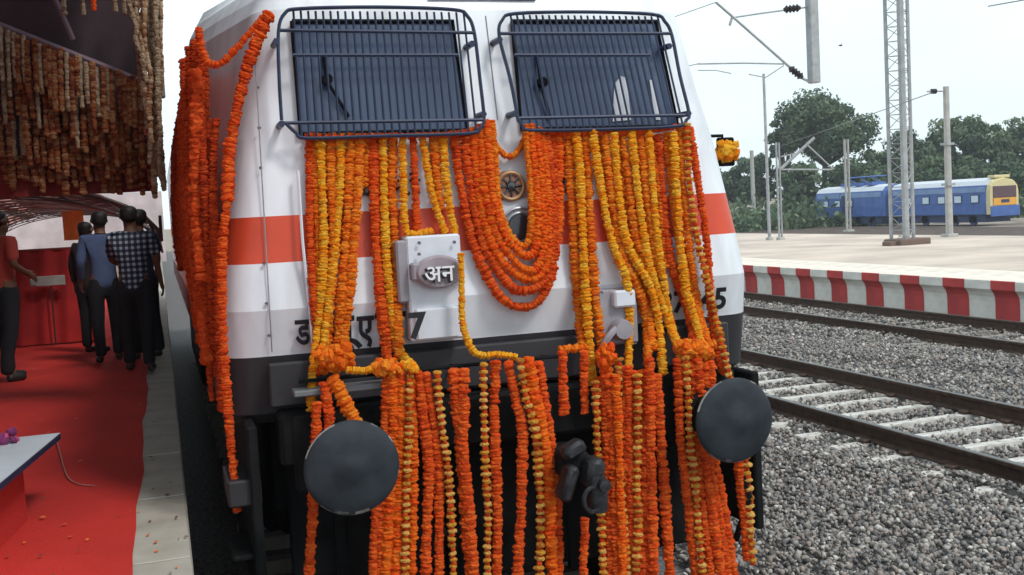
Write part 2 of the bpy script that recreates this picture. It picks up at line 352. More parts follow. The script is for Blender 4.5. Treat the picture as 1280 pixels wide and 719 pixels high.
# windscreens and cages
def cage(gl, fr, T, name):
    # gl: glass quad px (tl,tr,br,bl); fr: frame px
    q = [face(*p, .012) for p in gl]; g = MB()
    back = [face(*p, -.05) for p in gl]
    g.add(q+back, [(3, 2, 1, 0), (0, 1, 5, 4), (1, 2, 6, 5), (2, 3, 7, 6), (3, 0, 4, 7)]); g.build('windscreen', glass, loco)
    s = MB(); rim = [face(*p, .016) for p in gl]; s.tube(rim+[rim[0]], .013, 5); s.build('windscreen_seal', black, loco)
    c = bpy.data.objects.new('window_cage', None); COL.objects.link(c); c.parent = loco
    O = .12
    top = cat_rom([face(*p, O) for p in fr['loop']], 4)
    m_ = MB(); m_.tube(top, .0095, 6); m_.build('outer_frame', grl, c, True)
    for (a, bb) in fr['bars']:
        m_ = MB(); m_.tube([face(*a, O), face(*bb, O)], .0095, 6); m_.build('cross_bar', grl, c, True)
    n = fr['n']
    for i in range(n):
        t = (i+.5)/n; (ta, tb), (ba, bb) = fr['top'], fr['bot']
        a = (ta[0]+(tb[0]-ta[0])*t, ta[1]+(tb[1]-ta[1])*t); d = (ba[0]+(bb[0]-ba[0])*t, ba[1]+(bb[1]-ba[1])*t)
        mid = (a[0]+(d[0]-a[0])*.2, a[1]+(d[1]-a[1])*.2)
        m_ = MB(); m_.tube([face(*a, O*.8), face(*mid, O*1.02), face(*d, O)], .0062, 5); m_.build('bar', grl, c, True)
    for p in fr['lugs']:
        m_ = MB(); e = face(*p, O); m_.tube([e+Vector((0, -.012, 0)), e+Vector((0, O+.01, 0))], .017, 6); m_.build('bracket', grl, c, True)
    return c
cage(((365, 27), (566, 27), (584, 163), (375, 168)),
     dict(loop=[(352, 150), (349, 100), (348, 40), (356, 17), (376, 11), (470, 9), (565, 12), (584, 20), (593, 42), (600, 100), (605, 148), (600, 160), (585, 167), (480, 170), (385, 173), (370, 166), (356, 153)],
          bars=[((350, 38), (592, 41)), ((352, 154), (604, 150)), ((366, 69), (572, 69))], n=24, top=((362, 14), (584, 16)), bot=((372, 170), (600, 164)),
          lugs=[(345, 52), (352, 155), (604, 143), (590, 55)]), 0, 'l')
cage(((640, 27), (820, 27), (848, 158), (652, 162)),
     dict(loop=[(648, 152), (638, 100), (624, 45), (628, 25), (645, 17), (730, 15), (815, 18), (831, 27), (840, 45), (850, 95), (861, 140), (858, 150), (845, 158), (750, 162), (665, 163), (654, 158), (646, 145)],
          bars=[((625, 42), (838, 42)), ((646, 148), (860, 144)), ((643, 69), (812, 69))], n=24, top=((634, 19), (826, 21)), bot=((660, 163), (857, 154)),
          lugs=[(624, 50), (644, 142), (860, 142), (836, 58)]), 0, 'r')
for (p0, p1, p2) in (((405, 88), (408, 100), (436, 146)), ((672, 88), (676, 104), (688, 150))):
    b = MB(); a = face(*p0, .05); b.tube([face(p0[0]-1, 68, .03), face(*p1, .06), face(*p2, .03)], .009, 6); b.lathe([(0, -.04), (.028, -.04), (.028, 0)], face(*p1, .03), (0, 1, 0), 10)
    b.build('wiper', black, loco, True)
for P4 in (((768, 106), (776, 95), (783, 97), (789, 150), (766, 152)), ((812, 100), (817, 100), (826, 150), (819, 150))):  # white panels that paint the sky reflection onto the right windscreen
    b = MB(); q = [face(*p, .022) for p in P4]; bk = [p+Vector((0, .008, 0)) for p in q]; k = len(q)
    b.add(q+bk, [tuple(range(k)), tuple(reversed(range(k, 2*k)))]+[(i, k+i, k+(i+1) % k, (i+1) % k) for i in range(k)]); b.build('painted_reflection', whbox, loco)
# lamp cluster in the middle
b = MB(); c = face(648, 284, 0); b.lathe([(.0, -.02), (.065, -.02), (.068, .01)], c+Vector((0, -.02, 0)), (0, 1, 0), 24); b.build('marker_lamp_lens', lens, loco, True)
for rr in (.075, .10):
    b = MB(); b.tube([c+Vector((rr*math.cos(a), -.03, rr*math.sin(a))) for a in [2*math.pi*i/24 for i in range(25)]], .008, 6); b.build('marker_lamp_rim', chrome, loco, True)
b = MB(); c2 = face(627, 282, 0); b.lathe([(.0, -.012), (.035, -.012), (.04, .01)], c2, (0, 1, 0), 16); b.build('horn_opening', lens, loco, True)
b = MB(); b.box(face(643, 284, .004), (.34, .02, .30), ch=.008); b.build('lamp_backplate', whbox, loco)
b = MB(); c3 = face(637, 233, .03)
b.lathe([(.0, -.02), (.06, -.02), (.085, 0), (.085, .03)], c3, (0, 1, 0), 20); em = b.build('round_emblem', mat('rust_emblem', (.24, .11, .07), .6, scale=30, var=.4), loco, True)
b = MB(); b.tube([c3+Vector((.07*math.cos(a), -.022, .07*math.sin(a))) for a in [2*math.pi*i/20 for i in range(21)]], .012, 6); b.build('emblem_rim', mat('dull_brass', (.36, .20, .10), .5, .3), em, True)
b = MB(); b.lathe([(.0, -.04), (.02, -.035), (.03, -.02)], c3, (0, 1, 0), 12)
for k in range(8): a = k*math.pi/4; b.tube([c3+Vector((.025*math.cos(a), -.024, .025*math.sin(a))), c3+Vector((.062*math.cos(a), -.024, .062*math.sin(a)))], .006, 5)
b.build('emblem_wheel', lens, em, True)
# socket boxes
def pbox(name, px0, px1, py0, py1, d, m, off=0, ch=.01):
    a = face(px0, py1, off+d); c = face(px1, py0, off+d); w = c.x-a.x; h = c.z-a.z; cc = (a+c)/2
    b = MB(); b.box((cc.x, (a.y+c.y)/2+d/2, cc.z), (w, d, h), ch=ch); return b.build(name, m, loco), cc, w, h
pbox('socket_box', 514, 576, 292, 428, .14, whbox)
pbox('socket_box_side', 500, 514, 300, 380, .10, greyb)
pbox('lower_flap', 520, 574, 383, 426, .155, whbox)
o_, cc, w_, h_b = pbox('badge_back', 516, 580, 325, 352, .165, greyb)
b = MB(); ec = face(548, 340, .15); pr = []
N = 24; rim = [(.128*math.cos(2*math.pi*i/N), .085*math.sin(2*math.pi*i/N)) for i in range(N)]
b.add([ec+Vector((x, 0, z)) for x, z in rim]+[ec+Vector((x*.85, -.03, z*.85)) for x, z in rim], [(i, (i+1) % N, N+(i+1) % N, N+i) for i in range(N)]+[tuple(range(N, 2*N))])
b.build('oval_badge', mat('badge_mauve', (.33, .28, .31), .4, var=.15), loco, True)
def text(body_, size, p, m, parent, name='lettering', bold=.0, sx=1., shear=0., rz=0., depth=.002, tilt=0.):
    cu = bpy.data.curves.new(name, 'FONT'); cu.body = body_; cu.size = size; cu.extrude = depth; cu.offset = bold; cu.shear = shear; cu.resolution_u = 4
    t = bpy.data.objects.new('tmp', cu); COL.objects.link(t); bpy.context.view_layer.update()
    me = bpy.data.meshes.new_from_object(t.evaluated_get(bpy.context.evaluated_depsgraph_get())); COL.objects.unlink(t); bpy.data.objects.remove(t)
    me.transform(Matrix.Rotation(R(90), 4, 'X') @ Matrix.Diagonal((sx, 1, 1, 1))); me.materials.clear(); me.materials.append(m)
    o = bpy.data.objects.new(name, me); COL.objects.link(o); o.parent = parent; o.location = p; o.rotation_euler = (R(tilt), 0, rz); return o
wl = mat('white_lettering', (.75, .75, .78), .5, var=.03)
e0 = face(531, 353, .205); text('अन', .115, e0, wl, loco, bold=.001); text('अन', .115, e0+Vector((-.010, .006, -.008)), letter, loco, bold=.004)
s1 = face(370, 433, .006)
text('ड', .20, face(370, 431, .016), letter, loco, tilt=15, bold=.004, sx=.62); text('ब्', .22, face(396, 431, .016), letter, loco, tilt=15, bold=.006, sx=.7); text('ल', .22, face(416, 430, .016), letter, loco, tilt=15, bold=.006, sx=.7)
text('ू', .20, face(444, 424, .018), letter, loco, tilt=15, bold=.006); text('ए', .20, face(447, 426, .016), letter, loco, tilt=15, bold=.005, sx=.72)
text('पी', .22, face(470, 425, .016), letter, loco, tilt=15, bold=.006, sx=.8); text('7', .175, face(511, 423, .24), letter, loco, bold=.006)
text('37445', .172, face(823, 392, .016), letter, loco, tilt=15, bold=.005, sx=.98)
text('द.०म.रे', .12, face(452, 246, .012), letter, loco, bold=.003); text('रेल', .12, face(697, 240, .012), letter, loco, bold=.003)
# right side socket and cable
pbox('socket_box', 747, 800, 360, 432, .12, greyb)
pbox('socket_flap', 768, 796, 362, 385, .14, whbox)
b = MB(); q = face(778, 412, .2); b.lathe([(0, -.03), (.05, -.03), (.06, .02), (.05, .08)], q, (0, 1, 0), 14)
b.tube(cat_rom([q+Vector((0, 0, .03)), q+Vector((-.08, -.02, -.02)), q+Vector((-.12, 0, -.1)), q+Vector((-.1, .05, -.2))], 5), .02, 7); b.build('jumper_cable', greyb, loco, True)
# buffer beam and under gear
b = MB(); b.box((0, .60, 1.16), (2.5, .22, .26), ch=.02); b.build('buffer_beam', black, loco)
b = MB(); b.box((0, .62, 1.425), (2.55, .06, .22), ch=.01); b.build('apron_plate', dgrey, loco)
b = MB(); b.box((0, 8, .95), (2.5, 14, .5)); b.build('underframe', black, loco)
b = MB(); b.box((0, .85, .62), (2.4, .08, .78), ch=.01); b.build('cattle_guard', black, loco)
b = MB()
for x in (-.95, -.65, -.35, .35, .65, .95): b.box((x, .80, .5), (.05, .05, .6))
b.build('guard_ribs', black, loco)['kind'] = 'stuff'
for sx in (-1, 1):
    c = Vector((sx*.98, 0, 1.1))
    b = MB(); b.lathe([(.13, .62), (.13, .30), (.105, .29), (.105, .06)], c, (0, 1, 0), 20); b.box((sx*.98, .49, 1.1), (.42, .05, .40), ch=.02); st = b.build('buffer_stock', black, loco, True)
    b = MB(); prof = [(0, -.012), (.05, -.011), (.055, -.008), (.11, -.002), (.16, .008), (.20, .022), (.214, .031), (.219, .040), (.215, .052), (.10, .06), (0, .06)]
    b.lathe(prof, c, (0, 1, 0), 40); 
    # scraped rim
    arc = lambda j: (6 <= j <= 14) or (22 <= j <= 27) or j in (1, 33, 36)
    b.m = [(1 if (i//40 == 6 and arc(i % 40)) or (i//40 == 5 and 8 <= i % 40 <= 12 and random.random() < .6) else 0) for i in range(len(b.f))]; b.build('buffer_head', [bufm, scr], loco, True)
# centre coupler
cpm = mat('coupler_steel', (.030, .030, .034), .5, .3, var=.4, scale=9, bump=.3)
cp_ = Vector((.0, .0, .0))
C0 = hit(722, 590, 1, .16)
b = MB(); b.box(cp_+Vector((0, .25, .05)), (.24, .5, .22), ch=.03); o = b.build('coupler_shank', black, loco); o.location = C0; o.scale = (.60, .60, .60)
b = MB(); rot = Matrix.Rotation(R(12), 3, 'Y')
b.box(cp_+Vector((-.04, -.02, .20)), (.20, .16, .12), rot=Matrix.Rotation(R(-25), 3, 'Y'), ch=.03); b.box(cp_+Vector((.10, -.08, .0)), (.15, .22, .26), rot=rot, ch=.04)
b.lathe([(0, -.16), (.075, -.16), (.085, -.10), (.085, .10), (.06, .15)], cp_+Vector((.12, -.12, -.16)), (0, 0, 1), 16)
b.box(cp_+Vector((-.12, -.06, -.06)), (.10, .20, .30), rot=Matrix.Rotation(R(20), 3, 'Y'), ch=.03); o = b.build('coupler_knuckle', cpm, loco, True); o.location = C0; o.scale = (.60, .60, .60)
b = MB(); c = cp_+Vector((.05, -.18, -.20)); 
b.tube([c+Vector((.075*math.cos(a), .0, .10*math.sin(a))) for a in [2*math.pi*i/20 for i in range(21)]], .02, 7); b.lathe([(0, -.06), (.05, -.055), (.055, .02), (.03, .05)], c+Vector((.09, -.02, .12)), (0, 1, 0), 14); o = b.build('coupler_hook', cpm, loco, True); o.location = C0; o.scale = (.60, .60, .60)
b = MB(); b.tube(cat_rom([(-.55, .48, 1.10), (-.56, .40, 1.0), (-.54, .38, .75), (-.45, .42, .6), (-.3, .5, .66)], 6), .02, 7); b.build('air_hose', black, loco, True)
b = MB(); b.tube(cat_rom([(.55, .48, 1.10), (.57, .40, 1.0), (.56, .38, .75), (.5, .42, .6), (.36, .5, .64)], 6), .02, 7); b.build('air_hose', black, loco, True)
b = MB(); b.tube([(1.12, .5, 1.2), (1.16, .35, .9), (1.2, .3, .6), (1.16, .4, .35)], .018, 6); b.build('side_cable', black, loco, True)
# end handrail carrying the lower garlands
b = MB(); hr = [Vector((x, .42, 1.46)) for x in (-1.15, -.8, -.4, .0, .2)]; b.tube(hr, .010, 7)
for x in (-1.1, -.35, .15): b.tube([(x, .42, 1.46), (x, .6, 1.44)], .010, 6)
b.build('end_handrail', black, loco, True)
b = MB(); b.box((-.93, .44, 1.405), (.5, .12, .03), ch=.006); b.build('shunter_step', mat('grey_step', (.16, .17, .18), .5), loco)
# panel seams and bolts
for (u0, v0, u1, v1) in ((318, 60, 340, 440), (607, 20, 622, 150), (735, 300, 738, 408)):
    b = MB(); b.tube([face(u0+(u1-u0)*k/8, v0+(v1-v0)*k/8, .001) for k in range(9)], .0035, 5); b.build('panel_seam', greyb, loco)
bolt = MB(); bolt.lathe([(.009, .0), (.009, -.006), (0, -.008)], (0, 0, 0), (0, -1, 0), 8); bolt = bolt.build('bolt', greyb, loco); bolt.location = face(326, 210, .0)
for (u, v) in [(322, 110), (324, 160), (330, 330), (333, 380), (336, 420), (524, 304), (568, 303), (524, 318), (568, 418), (525, 420), (752, 366), (795, 428), (752, 428)]:
    off = .145 if 510 < u < 580 else (.125 if u > 740 else 0)
    dup(bolt, loco, face(u, v, off))
# steps and boxes on the left side under the cab
for z in (.92, .6, .33):
    b = MB(); b.box((-1.43, .75, z), (.16, .42, .13 if z > .9 else .03), ch=.01); b.build('cab_step', dgrey if z > .9 else black, loco)
b = MB(); b.box((-1.38, 1.2, .8), (.05, 1.4, .9), ch=.01); b.build('step_panel', black, loco)
b = MB(); b.box((1.38, 1.2, .8), (.05, 1.4, .9), ch=.01); b.build('step_panel', black, loco)
for y in (1.9, 3.7, 5.5):
    bo = MB()
    for sx in (-1, 1): bo.lathe([(0, -.06), (.546, -.06), (.546, .06), (.575, .062), (.575, .075), (0, .075)], (sx*.80, y, .546), (sx*-1, 0, 0), 32)
    bo.tube([(-1, y, .546), (1, y, .546)], .09, 10); bo.build('wheelset', steel, loco, True)
for sx in (-1, 1):
    b = MB(); b.box((sx*1.14, 3.7, .62), (.14, 4.9, .28), ch=.03)
    for y in (1.9, 3.7, 5.5): b.box((sx*1.18, y, .55), (.2, .36, .36), ch=.05); b.lathe([(.10, 0), (.10, .28)], (sx*1.2, y+.35, .68), (0, 0, 1), 10)
    b.build('bogie_frame', black, loco)
    b = MB(); b.box((sx*1.28, 9.5, .75), (.25, 4, .55), ch=.03); b.build('equipment_box', black, loco)

# ------------------------------------------------------------------ marigold garlands
def mg(name, c): return mat(name, c, .85, var=.18, scale=55, bump=.25, bscale=110, spec=.12, trans=.42)
PAL = {
 'orange': [mg('marigold_orange_a', (.93, .24, .018)), mg('marigold_orange_b', (.84, .17, .014)), mg('marigold_orange_c', (.95, .32, .03))],
 'yellow': [mg('marigold_yellow_a', (.98, .44, .022)), mg('marigold_yellow_b', (.96, .34, .016)), mg('marigold_yellow_c', (.98, .55, .05))],
 'rust': [mg('marigold_rust_a', (.84, .115, .018)), mg('marigold_rust_b', (.72, .08, .014)), mg('marigold_rust_c', (.88, .16, .025))],
 'bright': [mg('marigold_bright_a', (.95, .16, .014)), mg('marigold_bright_b', (.88, .11, .012)), mg('marigold_bright_c', (.96, .21, .02))],
 'gold': [mg('marigold_gold_a', (.72, .36, .05)), mg('marigold_gold_b', (.58, .24, .04)), mg('marigold_gold_c', (.80, .48, .12))],
 'dried': [mg('dried_flower_a', (.42, .24, .13)), mg('dried_flower_b', (.30, .13, .06)), mg('dried_flower_c', (.58, .42, .28))],
}
NP = 10
def head(rad, h):
    rings_ = [(.25, -.55), (.80, -.42), (1.0, 0), (.86, .38), (.32, .55)]
    v = []
    for k, (rr, zz) in enumerate(rings_):
        for j in range(NP):
            a = 2*math.pi*(j+.5*(k % 2))/NP; w = 1 + (.09 if j % 2 else -.09)*(k in (1, 2, 3)) + rng.uniform(-.08, .08)
            v.append((rr*w*rad*math.cos(a), rr*w*rad*math.sin(a), zz*h + rng.uniform(-.1, .1)*h))
    f = [(i*NP+j, i*NP+(j+1) % NP, (i+1)*NP+(j+1) % NP, (i+1)*NP+j) for i in range(4) for j in range(NP)]
    f += [tuple(reversed(range(NP))), tuple(range(4*NP, 5*NP))]
    return np.array(v), f
def garland_mesh(pts, kind, w, name='marigold_garland', parent=None, spacing=None):
    P = [Vector(p) for p in (cat_rom(pts, 6) if len(pts) > 2 else [Vector(pts[0]).lerp(Vector(pts[1]), i/6) for i in range(7)])]
    rad = w/2; seq = []
    d = [0]
    for a, c in zip(P, P[1:]): d.append(d[-1]+(c-a).length)
    tot = d[-1]; s = 0; i = 0
    striped = kind == 'striped'; k = 0
    step0 = spacing or (rad*.56 if not striped else rad*.78)
    b = MB(); V = []; nv = 0
    pal = PAL['gold']+PAL['rust'] if striped else PAL[kind]
    ph = random.uniform(0, 9)
    while s < tot:
        while i < len(d)-2 and d[i+1] < s: i += 1
        t = (s-d[i])/max(1e-6, d[i+1]-d[i]); p = P[i].lerp(P[i+1], t); tg = (P[i+1]-P[i]).normalized()
        tg = (tg+Vector(rng.normal(0, .13, 3))).normalized(); q = tg.to_track_quat('Z', 'Y').to_matrix()
        big = (not striped) or k % 2 == 0
        rr = rad*(1+.10*math.sin(s*9+ph)+random.uniform(-.12, .12))*(1 if big else .62); hh = (step0*(1.35 if not striped else (1.05 if big else 1.2)))
        v, f = head(rr, hh)
        v = v @ np.array(q.transposed()) + np.array(p) + rng.normal(0, rad*.08, 3)
        V.append(v); b.f += [tuple(x+nv for x in g) for g in f]; nv += len(v)
        ci = (random.choice((0, 0, 1, 2, 2)) if big else 3+random.choice((0, 1))) ; b.m += [ci]*len(f)
        s += step0*random.uniform(.9, 1.1); k += 1
    b.v = np.concatenate(V).tolist(); return b.build(name, pal, parent)
CN = {'orange': 'orange', 'yellow': 'yellow', 'rust': 'rust red', 'bright': 'bright orange red', 'gold': 'golden', 'striped': 'gold and rust banded', 'dried': 'dried brown'}
UP = [
 ('rust', 11, [(387, 170), (387, 240), (388, 300), (392, 370), (397, 440), (396, 468)], 0),
 ('yellow', 11, [(400, 169), (403, 240), (405, 300), (403, 350), (397, 410), (391, 460), (389, 512)], 2),
 ('orange', 13, [(413, 170), (415, 250), (417, 300), (414, 360), (409, 430), (404, 465)], 1),
 ('yellow', 11, [(426, 169), (425, 230), (420, 300), (414, 350), (408, 400), (402, 455)], 2),
 ('orange', 14, [(439, 171), (436, 240), (433, 300), (427, 370), (423, 430), (420, 465)], 1),
 ('orange', 13, [(451, 169), (447, 240), (443, 300), (438, 360), (430, 420), (434, 462)], 2),
 ('rust', 13, [(467, 171), (468, 250), (470, 300), (475, 370), (481, 430), (486, 458)], 1),
 ('yellow', 11, [(479, 169), (480, 240), (482, 300), (485, 350), (490, 400), (498, 435), (511, 455)], 2),
 ('orange', 13, [(491, 171), (490, 240), (493, 300), (496, 370), (499, 450)], 0),
 ('yellow', 10, [(503, 168), (504, 230), (507, 286), (518, 292), (543, 288)], 2),
 ('rust', 10, [(516, 170), (519, 230), (521, 288)], 1),
 ('yellow', 10, [(528, 168), (536, 225), (547, 265), (557, 292)], 2),
 ('orange', 12, [(542, 170), (546, 220), (551, 262)], 1),
 ('yellow', 11, [(553, 168), (557, 220), (562, 258), (569, 292)], 2),
 ('orange', 11, [(394, 172), (396, 240), (398, 300), (398, 370), (399, 440)], 0),
 ('orange', 11, [(459, 172), (456, 235)], 0),
 ('rust', 11, [(473, 172), (474, 260), (477, 350), (486, 440)], 0),
]
LOOPS = [
 ('rust', 14, [(568, 166), (573, 215), (582, 262), (592, 305), (606, 338), (624, 370), (650, 384), (672, 377), (687, 352), (694, 305), (694, 240), (690, 168)], 1),
 ('rust', 14, [(581, 165), (586, 215), (594, 262), (604, 305), (619, 331), (640, 360), (664, 362), (684, 345), (690, 300), (689, 230), (683, 165)], 2),
 ('bright', 14, [(591, 163), (596, 225), (605, 275), (618, 312), (640, 340), (664, 350), (681, 336), (685, 300), (683, 230), (677, 163)], 3),
 ('bright', 14, [(601, 157), (604, 225), (613, 270), (627, 305), (648, 331), (668, 338), (678, 315), (678, 270), (676, 220), (669, 160)], 4),
 ('bright', 13, [(609, 152), (613, 220), (620, 262), (633, 296), (652, 317), (666, 318), (671, 290), (670, 230), (662, 157)], 5),
 ('orange', 10, [(615, 152), (619, 200), (623, 250), (633, 285), (648, 306), (660, 303), (664, 270), (662, 220), (656, 156)], 5),
 ('orange', 10, [(610, 165), (622, 186), (637, 196), (650, 186), (658, 166)], 1),
]
UR = [
 ('bright', 12, [(698, 170), (699, 220), (700, 262), (697, 300)], 1),
 ('orange', 13, [(710, 171), (715, 250), (718, 310), (723, 380), (728, 440)], 1),
 ('yellow', 12, [(720, 165), (725, 220), (728, 290), (732, 370), (737, 430), (741, 480)], 4),
 ('orange', 13, [(732, 171), (735, 230), (738, 300), (744, 370), (752, 430), (760, 472)], 2),
 ('yellow', 11, [(741, 163), (748, 215), (757, 265), (766, 305), (778, 335), (785, 362), (787, 410), (785, 465)], 5),
 ('orange', 12, [(756, 170), (762, 230), (771, 290), (782, 330), (798, 362), (808, 400), (810, 450)], 3),
 ('yellow', 11, [(767, 168), (773, 235), (780, 290), (792, 322), (806, 345), (815, 367), (824, 410), (829, 468)], 5),
 ('orange', 12, [(779, 170), (785, 230), (793, 290), (804, 330), (811, 380), (815, 440)], 2),
 ('yellow', 11, [(789, 166), (796, 230), (805, 295), (811, 330), (822, 365), (838, 410), (852, 446)], 4),
 ('orange', 12, [(800, 169), (806, 230), (814, 290), (823, 340), (835, 390), (845, 430)], 2),
 ('yellow', 10, [(811, 165), (816, 230), (821, 290), (828, 345), (838, 400), (851, 440)], 4),
 ('rust', 12, [(822, 170), (827, 230), (833, 290), (840, 330), (858, 385), (868, 430)], 1),
 ('orange', 10, [(833, 168), (838, 220), (845, 280), (854, 330), (867, 375), (880, 425)], 2),
 ('yellow', 11, [(842, 167), (845, 230), (850, 300), (857, 360), (870, 405), (885, 458)], 5),
 ('orange', 10, [(850, 162), (853, 220), (859, 280), (864, 330), (874, 385), (888, 440)], 3),
 ('striped', 11, [(857, 156), (862, 230), (869, 285), (881, 340), (893, 390), (902, 430), (913, 476)], 5),
 ('rust', 10, [(862, 160), (872, 225), (882, 290), (886, 340), (889, 395), (896, 440), (905, 466)], 2),
 ('orange', 12, [(748, 172), (755, 235), (763, 290), (776, 330)], 0),
 ('orange', 12, [(773, 172), (779, 235), (787, 290), (798, 335), (812, 380)], 0),
 ('orange', 12, [(795, 172), (801, 235), (810, 295), (818, 345)], 0),
 ('orange', 12, [(817, 172), (822, 235), (828, 295), (832, 335)], 0),
 ('rust', 11, [(838, 172), (843, 240), (850, 300), (857, 340)], 0),
]
LO = [
 ('rust', 12, [(396, 505), (394, 560), (391, 640), (386, 719), (384, 770)], 0),
 ('orange', 15, [(416, 474), (430, 500), (446, 532)], 0),
 ('rust', 11, [(405, 480), (411, 520), (413, 560)], 0),
 ('bright', 13, [(489, 458), (491, 500), (492, 560), (486, 640), (483, 719), (482, 770)], 1),
 ('bright', 14, [(501, 458), (502, 500), (500, 560), (497, 640), (495, 719), (494, 770)], 1),
 ('striped', 10, [(512, 462), (511, 540), (508, 600), (507, 660), (506, 719), (505, 770)], 3),
 ('rust', 10, [(474, 600), (468, 660), (466, 719), (465, 770)], 1),
 ('rust', 12, [(523, 466), (529, 520), (536, 580), (534, 650), (532, 719), (531, 770)], 1),
 ('rust', 11, [(532, 468), (541, 520), (548, 580), (549, 650), (549, 719), (549, 770)], 1),
 ('striped', 10, [(546, 466), (551, 520), (558, 570), (562, 610), (564, 650), (567, 719), (568, 770)], 3),
 ('rust', 13, [(567, 464), (571, 510), (575, 560), (580, 620), (585, 680), (588, 719), (590, 770)], 1),
 ('rust', 13, [(579, 464), (579, 510), (579, 560), (586, 640), (592, 719), (594, 770)], 2),
 ('striped', 10, [(604, 456), (605, 520), (607, 590), (610, 640), (609, 719), (609, 770)], 3),
 ('rust', 12, [(619, 452), (618, 520), (620, 600), (622, 660), (621, 719), (621, 770)], 1),
 ('rust', 12, [(635, 453), (644, 495), (653, 535), (652, 600), (650, 660), (647, 719), (646, 770)], 2),
 ('striped', 11, [(650, 450), (658, 500), (668, 535), (673, 590), (676, 640), (674, 719), (673, 770)], 4),
 ('bright', 14, [(660, 449), (668, 495), (680, 545), (685, 600), (687, 660), (690, 719), (691, 770)], 3),
 ('rust', 11, [(673, 455), (682, 510), (690, 560), (695, 620), (699, 719), (700, 770)], 1),
 ('rust', 11, [(703, 440), (704, 475), (705, 517)], 1),
 ('rust', 10, [(730, 440), (730, 480), (731, 517)], 1),
 ('rust', 10, [(731, 650), (730, 690), (729, 719), (729, 770)], 5),
 ('striped', 10, [(744, 478), (746, 540), (748, 600), (752, 660), (754, 719), (755, 770)], 4),
 ('rust', 12, [(758, 470), (764, 530), (766, 600), (770, 719), (771, 770)], 1),
 ('bright', 10, [(769, 470), (773, 540), (775, 620), (779, 719), (780, 770)], 3),
 ('striped', 9, [(774, 450), (772, 520), (775, 600), (781, 660), (785, 719)], 2),
 ('rust', 11, [(784, 460), (786, 540), (788, 600), (789, 719), (789, 770)], 1),
 ('striped', 10, [(797, 470), (797, 540), (796, 600), (797, 660), (794, 719), (793, 770)], 3),
 ('rust', 12, [(811, 450), (813, 540), (815, 640), (817, 719), (818, 770)], 2),
 ('rust', 12, [(820, 470), (827, 560), (832, 640), (837, 719), (839, 770)], 1),
 ('rust', 11, [(848, 452), (850, 540), (857, 600), (863, 660), (869, 719), (871, 770)], 1),
 ('striped', 10, [(857, 448), (860, 500), (863, 560), (869, 610), (873, 660), (878, 719), (880, 770)], 3),
 ('rust', 12, [(872, 450), (876, 510), (880, 570), (887, 620), (895, 680), (901, 719), (907, 770)], 1),
 ('rust', 11, [(888, 452), (889, 510), (893, 570), (902, 620), (911, 680), (917, 719), (922, 770)], 0),
 ('rust', 10, [(922, 570), (927, 620), (931, 670), (934, 700)], 0),
 ('striped', 11, [(932, 572), (936, 620), (938, 670), (941, 706)], 1),
 ('rust', 11, [(752, 474), (757, 540), (759, 600), (762, 719), (763, 770)], 0),
 ('rust', 11, [(779, 460), (781, 540), (782, 600), (783, 719), (783, 770)], 0),
 ('rust', 12, [(792, 465), (792, 540), (793, 600), (800, 680), (803, 719), (804, 770)], 0),
 ('rust', 12, [(804, 465), (805, 540), (806, 620), (808, 719), (808, 770)], 0),
 ('rust', 11, [(864, 455), (868, 520), (872, 580), (878, 640), (888, 719), (891, 770)], 0),
 ('rust', 11, [(880, 455), (884, 520), (887, 570), (894, 620), (904, 680), (909, 719), (913, 770)], 0),
 ('bright', 11, [(514, 470), (517, 540), (516, 600), (515, 719), (515, 770)], 0),
 ('rust', 11, [(484, 470), (481, 540), (476, 640), (473, 719), (472, 770)], 0),
]
PXM = 5.3/1354.85
def path_up(pp, layer):
    out = []
    for (u, v) in pp:
        p = face(u, v, .035+.014*layer); dist = (p-CAM).length
        # below the face the strings swing out over the end handrail
        if p.z < 1.62: 
            t = min(1, (1.62-p.z)/.25); p = hit(u, v, 1, fY(p.z)-.035-.014*layer-.20*t)
        out.append(p)
    return out
ng = 'marigold strings hung over the front of the locomotive'
def hang(lst, where, group, fn, WS=1.02):
    cnt = {}
    tot = {}
    for k in lst: tot[k[0]] = tot.get(k[0], 0)+1
    for i, (kind, w, pp, lay) in enumerate(lst):
        pts = fn(pp, lay); dist = (pts[len(pts)//2]-CAM).dot(fw); wid = w*dist/F*WS
        o = garland_mesh(pts, kind, wid)
        n = cnt.get(kind, 0); cnt[kind] = n+1
        od = ORD[n] if tot[kind] > 1 else 'only'
        tag(o, f'{od} {CN[kind]} marigold string from the left {where}', 'garland', group)
hang(UP, 'below the left windscreen cage', 'marigold strings below the left windscreen', path_up)
hang(UR, 'below the right windscreen cage', 'marigold strings below the right windscreen', path_up)
cnt = 0
for i, (kind, w, pp, lay) in enumerate(LOOPS):
    pts = path_up(pp, lay); dist = (pts[3]-CAM).dot(fw) if len(pts) > 3 else 5.3
    o = garland_mesh(pts, kind, w*dist/F*.90)
    tag(o, ['lowest and outermost rust red garland loop between the windscreens', 'rust red garland loop just inside the outermost one between the windscreens', 'bright orange red loop third from the outside of the centre swag', 'bright orange red loop fourth from the outside of the centre swag', 'bright orange red loop fifth from the outside of the centre swag', 'innermost orange garland loop around the round centre lamp', 'short orange garland swag above the round emblem between the windscreens'][i], 'garland', 'garland loops between the windscreens')
def path_lo(pp, layer): return [hit(u, v, 1, .33-.016*layer) for u, v in pp]
hang(LO, 'in the lower curtain', 'marigold strings hanging in front of the buffer beam', path_lo, 1.16)
